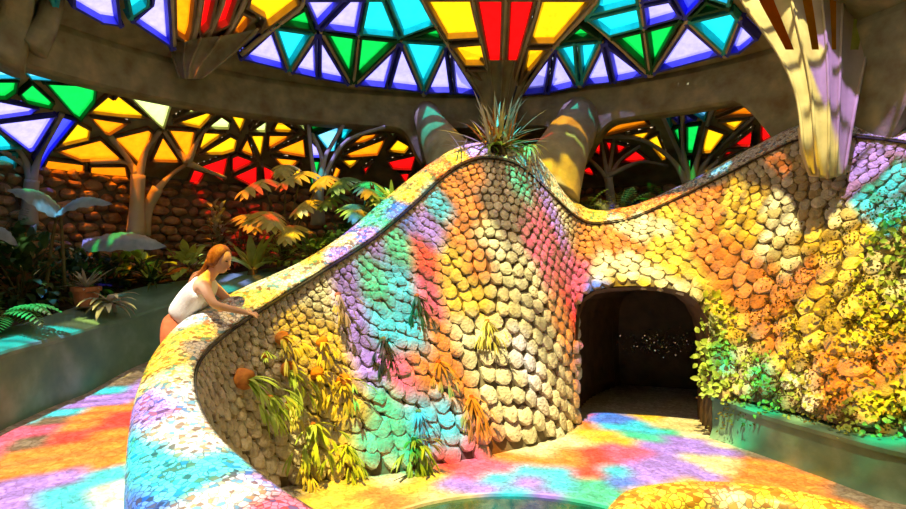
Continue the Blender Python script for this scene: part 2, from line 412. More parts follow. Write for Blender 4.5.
# little glossy mirror chips set in the tunnel wall
m_, nt_, b_ = base_mat('mirror chip'); b_.inputs['Base Color'].default_value = (.6, .6, .58, 1); b_.inputs['Metallic'].default_value = .9; b_.inputs['Roughness'].default_value = .25; M['chip'] = m_
mb = MB(); rnd = random.Random(5)
for _ in range(420):
    i_ = min(1, abs(rnd.gauss(0, .5)))
    px = rnd.uniform(600, 706) if rnd.random() < .3 else rnd.gauss(662, 24); py = rnd.gauss(343, 6)
    if not 598 < px < 706: continue
    p = at(px, py, 9.3 - (px - 600) * .0045); r = rnd.uniform(.006, .016)
    nrm = Vector((-.5 + rnd.uniform(-.6, .6), -1, .5 + rnd.uniform(-.6, .6))).normalized()
    a = nrm.cross(Vector((0, 0, 1))).normalized(); b = nrm.cross(a)
    mb.add([p + a * r, p + b * r, p - a * r, p - b * r, p - nrm * .01], [[0, 1, 2, 3], [0, 4, 1], [1, 4, 2], [2, 4, 3], [3, 4, 0]])
# backing band that carries the chips
bandv = []
for i in range(13):
    px = 560 + i * 15
    for py in (262, 425): bandv.append(at(px, py, 9.38 - (px - 600) * .0045))
mb2 = MB(); mb2.add(bandv, [[2 * i, 2 * i + 1, 2 * i + 3, 2 * i + 2] for i in range(12)])
mb2.build('tunnel_niche', M['tunnel'], tun); mb.build('mirror_chips', M['chip'], tun, kind='stuff')

# ------------------------------------------------------------------ floors
mb = MB(); g = 24
for i in range(g + 1):
    for j in range(g + 1): mb.v.append((-6.4 + 12.8 * i / g, -1.7 + 12.9 * j / g, 0))
for i in range(g):
    for j in range(g):
        a = i * (g + 1) + j; mb.f.append([a, a + g + 1, a + g + 2, a + 1]); mb.m.append(0); mb.c.append(None)
mb.build('floor', M['floor'], kind='structure')
LEDGE_F = [(-700, 560, 2.2), (-300, 450, 3.2), (-100, 392, 4.1), (0, 352, 4.93), (60, 336, 5.8), (134, 315, 7.0), (180, 301, 7.4), (270, 281, 7.7), (340, 263, 7.9), (400, 243, 8.1)]
LEDGE_B = [(-800, 520, 2.6), (-340, 415, 3.8), (-120, 365, 4.8), (0, 330, 5.7), (60, 312, 6.6), (134, 289, 7.7), (180, 281, 8.0), (270, 268, 8.2), (340, 258, 8.35), (400, 236, 8.5)]
LF = [at(*p) for p in LEDGE_F]; LB = [at(*p) for p in LEDGE_B]
NL = len(LF)
mb = MB(); nn_ = 90
for i in range(nn_ + 1):
    t = i / nn_
    o = Ov(1 + t * 11.0); l = cr_interp(LF, t * (NL - 1))
    for k in range(9):
        u = k / 8; x = o.x + (l.x - o.x) * u; y = o.y + (l.y - o.y) * u
        mb.v.append((x, y, floor_up(x, y)))
for i in range(nn_):
    for k in range(8):
        a = i * 9 + k; mb.f.append([a, a + 9, a + 10, a + 1]); mb.m.append(0); mb.c.append(None)
mb.build('floor.001', M['floor'], kind='structure')
# left planter: ledge with curved face
pl = empty('planter', LF[4] * 1.0, 'long curved green plastered planter bench along the left walkway, full of plants', 'planter')
mb = MB(); mt = MB()
for i in range(nn_ + 1):
    t = i / nn_ * (NL - 1); f = cr_interp(LF, t); b = cr_interp(LB, t)
    zf = floor_up(f.x, f.y) - .03
    for p in (Vector((f.x + .03, f.y - .02, zf)), f - Vector((0, 0, .05))): mb.v.append(tuple(p))
    e = (b - f).normalized()
    for p in (f - Vector((0, 0, .055)) - e * .02, f - e * .025 - Vector((0, 0, .02)), f, b, b - Vector((0, 0, .35))): mt.v.append(tuple(p))
for i in range(nn_):
    a = i * 2; mb.f.append([a, a + 2, a + 3, a + 1]); mb.m.append(0); mb.c.append(None)
    for k in range(4):
        a = i * 5 + k; mt.f.append([a, a + 5, a + 6, a + 1]); mt.m.append(0); mt.c.append(None)
mb.build('planter_face', M['green_plaster'], pl, smooth=True); mt.build('ledge', M['green_plaster'], pl)
CEN = Vector((0, 4.75, 0)); RW = 6.2
mb = MB()
for i in range(nn_ + 1):
    t = i / nn_ * (NL - 1); b = cr_interp(LB, t); dirv = Vector((b.x, b.y - CEN.y, 0)); 
    if t > 7: dirv = dirv.lerp(Vector((-1, 5.5, 0)), min(1, (t - 7) / 2))
    dirv.normalize(); w = Vector((0, CEN.y, 0)) + dirv * (RW - .2)
    for k in range(6):
        u = k / 5; p = b.lerp(Vector((w.x, w.y, b.z + .15)), u); p.z += -.06 + (.12 * noise.noise(p * 2) if 0 < k else 0)
        mb.v.append(tuple(p))
for i in range(nn_):
    for k in range(5):
        a = i * 6 + k; mb.f.append([a, a + 6, a + 7, a + 1]); mb.m.append(0); mb.c.append(None)
mb.build('soil', M['soil'], pl, smooth=True)
# soil bed behind the right coping
mb = MB()
for i in range(25):
    for j in range(8):
        x = -1.2 + 7.0 * i / 24; y = 7.95 + .42 * j - .22 * max(0, x - 3)
        mb.v.append((x, y, 2.35 + .12 * noise.noise(Vector((x * 2, y * 2, 0))) + max(0, x - 3.2) * .35))
for i in range(24):
    for j in range(7):
        a = i * 8 + j; mb.f.append([a, a + 8, a + 9, a + 1]); mb.m.append(0); mb.c.append(None)
mb.build('floor.002', M['soil'], smooth=True, kind='structure')
# right bench with wall bed
BF = [(712, 394, 6.62), (760, 411, 6.1), (820, 428, 5.5), (880, 444, 5.0), (930, 456, 4.75), (1000, 480, 4.3), (1100, 520, 3.9)]
BB = [(716, 391, 6.75), (770, 402, 6.3), (830, 416, 5.75), (890, 428, 5.3), (940, 438, 5.0), (1010, 455, 4.6), (1120, 490, 4.2)]
bf = [at(*p) for p in BF]; bb = [at(*p) for p in BB]
bn = empty('planter_bench', (bf[0].x, bf[0].y, 0), 'low green plastered bench curving along the foot of the stone wall, lower right', 'bench')
mb = MB(); mt = MB(); ns_ = 48
for i in range(ns_ + 1):
    t = i / ns_ * (len(bf) - 1); f = cr_interp(bf, t); b = cr_interp(bb, t)
    for z in (-.01, .03, .1, f.z - .05): mb.v.append((f.x + (-.06 if z < .02 else (-.02 if z < .05 else 0)), f.y - (.04 if z < .02 else .01), z))
    for p in (f + Vector((-.02, -.02, -.06)), f + Vector((-.025, -.02, -.02)), f, b + Vector((.25, .3, .02)), b + Vector((.25, .3, -.3))): mt.v.append(tuple(p))
for i in range(ns_):
    for k in range(3):
        a = i * 4 + k; mb.f.append([a, a + 4, a + 5, a + 1]); mb.m.append(0); mb.c.append(None)
    for k in range(4):
        a = i * 5 + k; mt.f.append([a, a + 5, a + 6, a + 1]); mt.m.append(0); mt.c.append(None)
mb.v += [tuple(p) for p in (Vector((bf[0].x, bf[0].y, -.01)), Vector((bf[0].x, bf[0].y, bf[0].z - .04)), Vector((bb[0].x + .3, bb[0].y + .3, bf[0].z - .04)), Vector((bb[0].x + .3, bb[0].y + .3, -.01)))]
q = len(mb.v); mb.f.append([q - 4, q - 3, q - 2, q - 1]); mb.m.append(0); mb.c.append(None)
mb.build('bench_face', M['green_plaster'], bn, smooth=True); mt.build('bench_top', M['green_plaster'], bn)

# ------------------------------------------------------------------ outer rock wall (all the way round)
mb = MB(); NA = 96
for i in range(NA):
    a = 2 * PI * i / NA
    for z in (-.05, 1.2, 2.2, 3.25): mb.v.append((RW * math.sin(a), CEN.y + RW * math.cos(a), z))
for i in range(NA):
    for k in range(3):
        a = i * 4 + k; b = ((i + 1) % NA) * 4 + k; mb.f.append([a, a + 1, b + 1, b]); mb.m.append(0); mb.c.append(None)
wo = mb.build('wall_back', M['mortar'], smooth=True, kind='structure')
mb = MB(); rnd = random.Random(11)
z = 1.45
while z < 3.15:
    h = rnd.uniform(.1, .16); a = -1.45
    while a < .85:
        w = rnd.uniform(.13, .3); hh = h * rnd.uniform(.8, 1.1)
        c = Vector(((RW - .02) * math.sin(a + w / 2 / RW), CEN.y + (RW - .02) * math.cos(a + w / 2 / RW), z + rnd.uniform(-.02, .02)))
        n = Vector((-math.sin(a), -math.cos(a), 0)); t = Vector((math.cos(a), -math.sin(a), 0))
        R3 = Matrix((t, n, Vector((0, 0, 1)))).transposed()
        vs0 = len(mb.v); g = rnd.uniform(.55, 1.25)
        ellipsoid(mb, c, w * .5, rnd.uniform(.06, .11), hh * .54, R3, 9, 6, 0, (g, g * rnd.uniform(.85, 1), g * .85))
        for k in range(vs0, len(mb.v)):
            v = Vector(mb.v[k]); v += Vector((noise.noise(v * 9), noise.noise(v * 9 + Vector((5, 0, 0))), noise.noise(v * 9 + Vector((0, 7, 0))))) * .03; mb.v[k] = tuple(v)
        a += (w + .012) / RW
    z += h + .005
mb.build('masonry_stones', M['rock'], wo)

# ------------------------------------------------------------------ ring beam, roof and stained glass
RR, ZB, ZT = 4.6, 3.93, 4.47
SL, VS = .6, .667
def dome_z(R): return ZT + (RR - R) * SL
def vault_z(R): return 4.12 - (R - 4.72) * VS
def hit(px, py, kind):
    r = ray(px, py)
    def fn(D):
        x, y, z = r.x * D, D, HC + r.z * D; R = math.hypot(x, y - CEN.y)
        return (z - dome_z(R)) if kind == 'd' else (z - vault_z(R))
    lo = .5 if kind == 'd' else None
    if kind == 'd':
        # far crossing: march outwards from the axis
        D0 = 2.0; p = fn(D0)
        best = None
        D = D0
        while D < 12:
            q = fn(D + .1)
            if (p <= 0) != (q <= 0): best = (D, D + .1)
            p = q; D += .1
        if best is None: return None
    else:
        D = 4.0
        r2 = math.hypot(r.x * D, D - CEN.y); p = fn(D); best = None
        while D < 14:
            q = fn(D + .1)
            if p < 0 <= q and math.hypot(r.x * D, D - CEN.y) > 3.9: best = (D, D + .1); break
            p = q; D += .1
        if best is None: return None
    a, b = best
    for _ in range(30):
        m = (a + b) / 2
        if (fn(a) <= 0) != (fn(m) <= 0): b = m
        else: a = m
    return Vector((r.x * a, a, HC + r.z * a))
def surf_n(p, kind):   # towards the room
    R = math.hypot(p.x, p.y - CEN.y) or 1e-6; e = Vector((p.x / R, (p.y - CEN.y) / R, 0))
    return (-(e * (SL if kind == 'd' else VS)) - Vector((0, 0, 1))).normalized()
def inpoly(x, y, P):
    c = False; j = len(P) - 1
    for i in range(len(P)):
        if (P[i][1] > y) != (P[j][1] > y) and x < (P[j][0] - P[i][0]) * (y - P[i][1]) / (P[j][1] - P[i][1]) + P[i][0]: c = not c
        j = i
    return c
def bar(mb, p, q, n, w, dep, mi=0):
    t = (q - p).normalized(); s = t.cross(n).normalized(); p = p - t * w * .3; q = q + t * w * .3
    vs = []
    for c in (p, q):
        vs += [c - s * w - n * .04, c + s * w - n * .04, c + s * w * .55 + n * dep, c - s * w * .55 + n * dep]
    mb.add(vs, [[0, 1, 2, 3], [7, 6, 5, 4], [0, 4, 5, 1], [1, 5, 6, 2], [2, 6, 7, 3], [3, 7, 4, 0]], mi)

DOME = [  # colour, outline
 ('c', [(38, -36), (62, -36), (52, 14)]), ('v', [(68, -34), (112, -34), (119, 20), (98, 17), (68, 0)]), ('c', [(118, -34), (150, -34), (146, 0), (127, 13)]),
 ('v', [(148, -2), (152, -34), (166, -34), (171, 44), (128, 15)]),
 ('v', [(238, 54), (271, 24), (286, 66)]), ('c', [(272, 22), (312, 28), (288, 66)]), ('g', [(274, 20), (305, 2), (314, 27)]),
 ('v', [(316, 29), (317, 74), (290, 68)]), ('v', [(318, 29), (348, 80), (318, 74)]), ('g', [(322, 27), (357, 32), (351, 79)]), ('g', [(359, 32), (399, 36), (354, 79)]),
 ('v', [(399, 38), (386, 84), (355, 81)]), ('v', [(401, 38), (422, 88), (388, 84)]), ('c', [(402, 36), (446, 39), (423, 86)]), ('g', [(402, 34), (438, 22), (446, 37)]),
 ('v', [(446, 42), (452, 89), (425, 89)]), ('v', [(449, 42), (480, 92), (454, 89)]),
 ('v', [(316, 24), (302, -6), (345, -6)]), ('v', [(318, 25), (348, -6), (364, -6), (357, 30)]), ('c', [(359, 30), (366, -6), (383, -6), (399, 34)]), ('c', [(402, 33), (385, -8), (420, -8), (437, 20)]),
 ('v', [(300, -8), (296, -34), (346, -34), (346, -8)]), ('c', [(348, -8), (348, -34), (384, -34), (383, -8)]), ('v', [(386, -10), (386, -34), (412, -34), (419, -10)]),
 ('v', [(518, 92), (554, 44), (546, 89)]), ('v', [(556, 44), (578, 82), (548, 89)]), ('c', [(556, 42), (576, 38), (579, 80)]), ('c', [(578, 38), (602, 36), (582, 80)]), ('g', [(560, 38), (581, 20), (602, 34)]),
 ('v', [(604, 38), (613, 78), (583, 81)]), ('v', [(606, 38), (648, 71), (615, 78)]), ('g', [(612, 33), (644, 25), (650, 68)]), ('g', [(646, 25), (683, 15), (652, 69)]),
 ('c', [(586, 14), (640, 1), (644, 23), (610, 32)]), ('c', [(598, -2), (602, -34), (638, -34), (640, -1), (588, 12)]), ('v', [(643, 0), (672, -6), (684, 12), (646, 23)]), ('v', [(641, -34), (690, -34), (673, -8), (643, -2)]),
 ('v', [(654, 69), (688, 18), (724, 50)]), ('c', [(690, 16), (734, 5), (741, 13), (726, 49)]), ('v', [(742, 14), (761, 33), (742, 48), (728, 50)]),
 ('u', [(675, -8), (692, -34), (706, -6), (687, 14)]), ('g', [(690, 13), (708, -5), (732, 3)]), ('l', [(696, -34), (740, -34), (732, 0), (708, -8)]),
 # funnel flowers
 ('y', [(446, 36), (422, -6), (472, -6), (483, 34)]), ('y', [(449, 41), (484, 38), (488, 62), (464, 62)]), ('o', [(466, 65), (488, 65), (491, 85)]),
 ('r', [(474, -6), (505, -6), (501, 98), (494, 98)]), ('r', [(508, -6), (538, -6), (509, 98), (503, 98)]), ('y', [(541, -6), (596, -6), (556, 40), (528, 40)]), ('y', [(527, 43), (553, 43), (518, 84)]),
 ('p', [(422, -9), (440, -34), (470, -34), (472, -9)]), ('r', [(474, -9), (476, -34), (540, -34), (539, -9)]), ('p', [(543, -9), (546, -34), (598, -34), (597, -9)]),
 ('o', [(172, 30), (170, -34), (198, -34), (192, 25), (187, 40)]), ('r', [(195, 24), (201, -34), (222, -34), (210, 22), (198, 34)]), ('r', [(209, 30), (226, -34), (246, -30), (229, 20)]),
 ('o', [(224, 34), (240, 6), (254, 13), (240, 30)]), ('y', [(244, 3), (254, -34), (298, -34), (298, 0), (272, 20), (258, 27), (262, 14)]),
]
VAULT = [
 ('l', [(-20, 50), (8, 57), (18, 76), (-20, 76)]), ('l', [(12, 58), (72, 74), (66, 79), (29, 77)]), ('g', [(-20, 78), (18, 78), (16, 90), (6, 97), (-20, 97)]), ('g', [(31, 80), (54, 101), (50, 107), (25, 101), (17, 92)]),
 ('g', [(42, 80), (97, 83), (95, 100), (80, 119), (72, 114)]), ('v', [(-20, 98), (0, 98), (38, 106), (30, 112), (-20, 119)]), ('v', [(-10, 121), (56, 113), (34, 148), (28, 150)]), ('u', [(59, 113), (76, 118), (50, 150), (38, 170), (32, 156)]),
 ('c', [(-20, 125), (0, 131), (20, 146), (-20, 149)]), ('t', [(-20, 152), (17, 152), (13, 180), (-20, 176)]),
 ('y', [(86, 111), (107, 93), (113, 97), (117, 92), (149, 117), (118, 115)]), ('o', [(86, 114), (130, 121), (109, 134), (103, 132)]), ('y', [(76, 120), (91, 128), (89, 138), (55, 146)]), ('o', [(53, 149), (100, 137), (124, 159), (80, 160)]),
 ('o', [(46, 157), (85, 162), (83, 184), (36, 178)]), ('o', [(89, 164), (126, 164), (130, 188), (88, 186)]), ('o', [(111, 136), (148, 127), (153, 131), (142, 168), (135, 160)]),
 ('p', [(121, 89), (173, 100), (164, 129), (157, 124)]), ('p', [(153, 90), (181, 95), (181, 104), (174, 100)]), ('o', [(162, 133), (150, 160), (181, 161)]), ('o', [(166, 127), (196, 129), (190, 158), (184, 156)]),
 ('y', [(172, 121), (206, 110), (214, 112), (200, 127)]), ('p', [(173, 117), (194, 104), (207, 108)]), ('p', [(197, 102), (213, 102), (217, 113), (210, 108)]), ('p', [(204, 127), (221, 114), (231, 121), (229, 128)]),
 ('y', [(203, 130), (226, 131), (196, 152)]), ('y', [(198, 153), (230, 134), (238, 138), (235, 149), (222, 153)]), ('r', [(193, 167), (206, 171), (196, 186), (184, 188)]), ('r', [(197, 165), (229, 154), (223, 180), (207, 170)]),
 ('r', [(231, 156), (237, 153), (256, 160), (231, 172)]), ('r', [(258, 163), (257, 188), (231, 175)]), ('r', [(262, 163), (278, 171), (264, 186)]),
 ('y', [(227, 110), (247, 115), (240, 132)]), ('p', [(249, 130), (268, 117), (266, 131)]), ('o', [(239, 150), (247, 135), (255, 156)]), ('y', [(249, 133), (265, 133), (261, 159)]), ('y', [(231, 106), (252, 108), (250, 113)]), ('y', [(250, 127), (256, 111), (266, 112)]),
 ('y', [(271, 130), (278, 117), (298, 131)]), ('p', [(281, 113), (304, 116), (306, 132)]), ('o', [(267, 149), (268, 133), (295, 133)]), ('o', [(271, 150), (304, 136), (306, 156)]), ('o', [(271, 155), (301, 158), (287, 171)]), ('y', [(301, 163), (302, 185), (287, 177)]),
 ('g', [(310, 118), (338, 121), (311, 131)]), ('l', [(315, 133), (341, 123), (335, 149), (328, 150)]), ('v', [(310, 138), (321, 149), (321, 156), (310, 156)]), ('g', [(310, 159), (321, 159), (315, 184), (310, 184)]), ('c', [(342, 123), (356, 124), (342, 140), (338, 148)]),
 ('o', [(343, 148), (362, 133), (384, 130), (374, 137)]), ('o', [(342, 153), (387, 136), (378, 154), (350, 156)]), ('y', [(339, 158), (362, 157), (350, 167)]), ('o', [(326, 190), (335, 164), (342, 168), (332, 187)]), ('y', [(386, 150), (397, 137), (411, 145), (405, 152)]),
 ('y', [(402, 133), (423, 140), (423, 154)]), ('p', [(387, 130), (396, 131), (393, 138)]), ('r', [(386, 160), (417, 153), (412, 169), (392, 168)]), ('r', [(420, 155), (431, 155), (436, 165), (425, 171)]), ('r', [(434, 150), (447, 158), (439, 166)]), ('r', [(398, 172), (411, 171), (406, 184)]),
 ('r', [(414, 171), (423, 174), (413, 183)]), ('r', [(362, 167), (374, 160), (365, 174)]),
 ('y', [(577, 135), (595, 125), (597, 136)]), ('o', [(598, 125), (645, 117), (650, 124), (600, 136)]), ('y', [(625, 133), (655, 128), (643, 139)]), ('y', [(646, 138), (658, 132), (668, 157), (662, 159)]),
 ('r', [(550, 172), (562, 157), (564, 172)]), ('r', [(568, 150), (575, 142), (597, 156), (570, 154)]), ('r', [(580, 141), (601, 139), (601, 154)]), ('r', [(604, 139), (613, 140), (610, 155)]), ('r', [(615, 141), (630, 145), (617, 153)]), ('r', [(617, 162), (636, 148), (650, 159)]),
 ('r', [(578, 170), (590, 164), (597, 175)]), ('r', [(567, 158), (589, 162), (570, 169)]), ('r', [(550, 180), (563, 177), (560, 188)]),
 ('l', [(664, 114), (671, 113), (671, 125)]), ('v', [(672, 116), (680, 112), (679, 122)]), ('v', [(685, 111), (697, 118), (686, 121)]), ('l', [(691, 110), (710, 106), (705, 119)]), ('g', [(672, 127), (680, 125), (682, 152)]), ('g', [(686, 124), (701, 122), (694, 151), (686, 151)]), ('g', [(687, 157), (692, 157), (692, 167), (687, 167)]),
 ('o', [(714, 114), (716, 105), (744, 102)]), ('o', [(716, 117), (746, 103), (760, 108), (757, 114)]), ('y', [(718, 120), (750, 116), (735, 129)]), ('y', [(701, 152), (706, 125), (727, 132), (712, 151)]), ('y', [(698, 165), (700, 156), (707, 155)]),
 ('r', [(730, 145), (754, 126), (752, 145)]), ('r', [(760, 117), (782, 131), (760, 143)]), ('r', [(716, 161), (727, 149), (745, 147)]), ('r', [(719, 168), (748, 150), (752, 149), (727, 168)]),
 ('y', [(893, 120), (930, 95), (930, 124), (900, 126)]),
]
def glazing(polys, kind, wname, x0, x1, y0, y1, step, bw, bd, ok):
    # opaque shell with openings
    sh = MB(); idx = {}
    def shrunk(P):
        a = sum(p[0] for p in P) / len(P); b = sum(p[1] for p in P) / len(P)
        return [(a + (x - a) * (1 - 1.3 / max(2.6, math.hypot(x - a, y - b))), b + (y - b) * (1 - 1.3 / max(2.6, math.hypot(x - a, y - b)))) for x, y in P]
    boxes = [(min(p[0] for p in P), max(p[0] for p in P), min(p[1] for p in P), max(p[1] for p in P), shrunk(P)) for _, P in polys]
    cache = {}
    def H(x, y):
        k = (x, y)
        if k not in cache: cache[k] = hit(x, y, kind)
        return cache[k]
    def vid(x, y):
        k = (x, y)
        if k not in idx:
            p = H(x, y); n = surf_n(p, kind); idx[k] = len(sh.v); sh.v.append(tuple(p - n * .02))
        return idx[k]
    nx = int((x1 - x0) / step); ny = int((y1 - y0) / step)
    for i in range(nx):
        for j in range(ny):
            x = x0 + i * step; y = y0 + j * step; xm, ym = x + step / 2, y + step / 2
            if any(a <= xm <= b and c <= ym <= d_ and inpoly(xm, ym, P) for a, b, c, d_, P in boxes): continue
            c4 = [(x, y), (x + step, y), (x + step, y + step), (x, y + step)]
            hs = [H(*c) for c in c4]
            if any(h is None for h in hs) or not all(ok(h) for h in hs): continue
            sh.f.append([vid(*c) for c in c4]); sh.m.append(0); sh.c.append(None)
    gl = MB(); br = MB(); br_done = set()
    for c, P in polys:
        pts = [hit(x, y, kind) for x, y in P]
        if any(p is None for p in pts): print('miss', c, P); continue
        n = surf_n(pts[0], kind)
        cx = sum(pts, Vector()) / len(pts)
        gl.add([p + (p - cx).normalized() * .015 for p in pts], [list(range(len(pts)))], WK.index(c))
        for i in range(len(pts)):
            a, b = pts[i], pts[(i + 1) % len(pts)]; t = (b - a).normalized(); sdir = t.cross(n); sdir = sdir if sdir.dot(cx - a) > 0 else -sdir
            bar(br, a + sdir * bw * .75, b + sdir * bw * .75, n, bw, bd, {'v': 1, 'u': 1, 'c': 2, 'l': 2, 't': 2, 'g': 3}.get(c, 0))  # each bar takes the hue of the pane it frames
    w = br.build(wname, [M['vault_rib'], M['rib_blue'], M['rib_cyan'], M['rib_green']], kind='structure')
    gl.build('stained_glass', WM, w); return sh, w
def Rxy(p): return math.hypot(p.x, p.y - CEN.y)
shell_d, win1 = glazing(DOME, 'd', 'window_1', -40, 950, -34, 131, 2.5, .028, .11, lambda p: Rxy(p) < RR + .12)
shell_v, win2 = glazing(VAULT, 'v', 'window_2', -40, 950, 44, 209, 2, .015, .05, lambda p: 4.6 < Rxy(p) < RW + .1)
ceil_ = shell_d.build('ceiling', M['concrete'], kind='structure')
shell_v.build('ceiling.001', M['concrete'], kind='structure')

# ring beam
mb = MB(); NA = 480
def drop(a):
    d = math.degrees(a); d = d - 360 if d > 180 else d
    sm = lambda x: (lambda u: u * u * (3 - 2 * u))(min(1, max(0, x)))
    return .55 * math.exp(-((d + 5.6) / 2.6) ** 2) + .6 * math.exp(-((d - 24) / 3.4) ** 2) + .95 * sm((d - 50) / 12) * sm((80 - d) / 9)
for i in range(NA):
    a = 2 * PI * i / NA; dz = drop(a)
    for r, z in ((RR - .02, ZB + .03 - dz), (RR - .03, ZB + .1 - dz), (RR - .03, ZT - .06), (RR, ZT + .02), (RR + .3, ZT - .05), (RR + .3, ZB + .05 - dz), (RR + .24, ZB - dz), (RR + .03, ZB - dz)):
        mb.v.append((r * math.sin(a), CEN.y + r * math.cos(a), z))
K = 8
for i in range(NA):
    for k in range(K):
        i2 = (i + 1) % NA; k2 = (k + 1) % K; mb.f.append([i * K + k, i2 * K + k, i2 * K + k2, i * K + k2]); mb.m.append(0); mb.c.append(None)
mb.build('trim_3', M['concrete'], smooth=False, kind='structure')

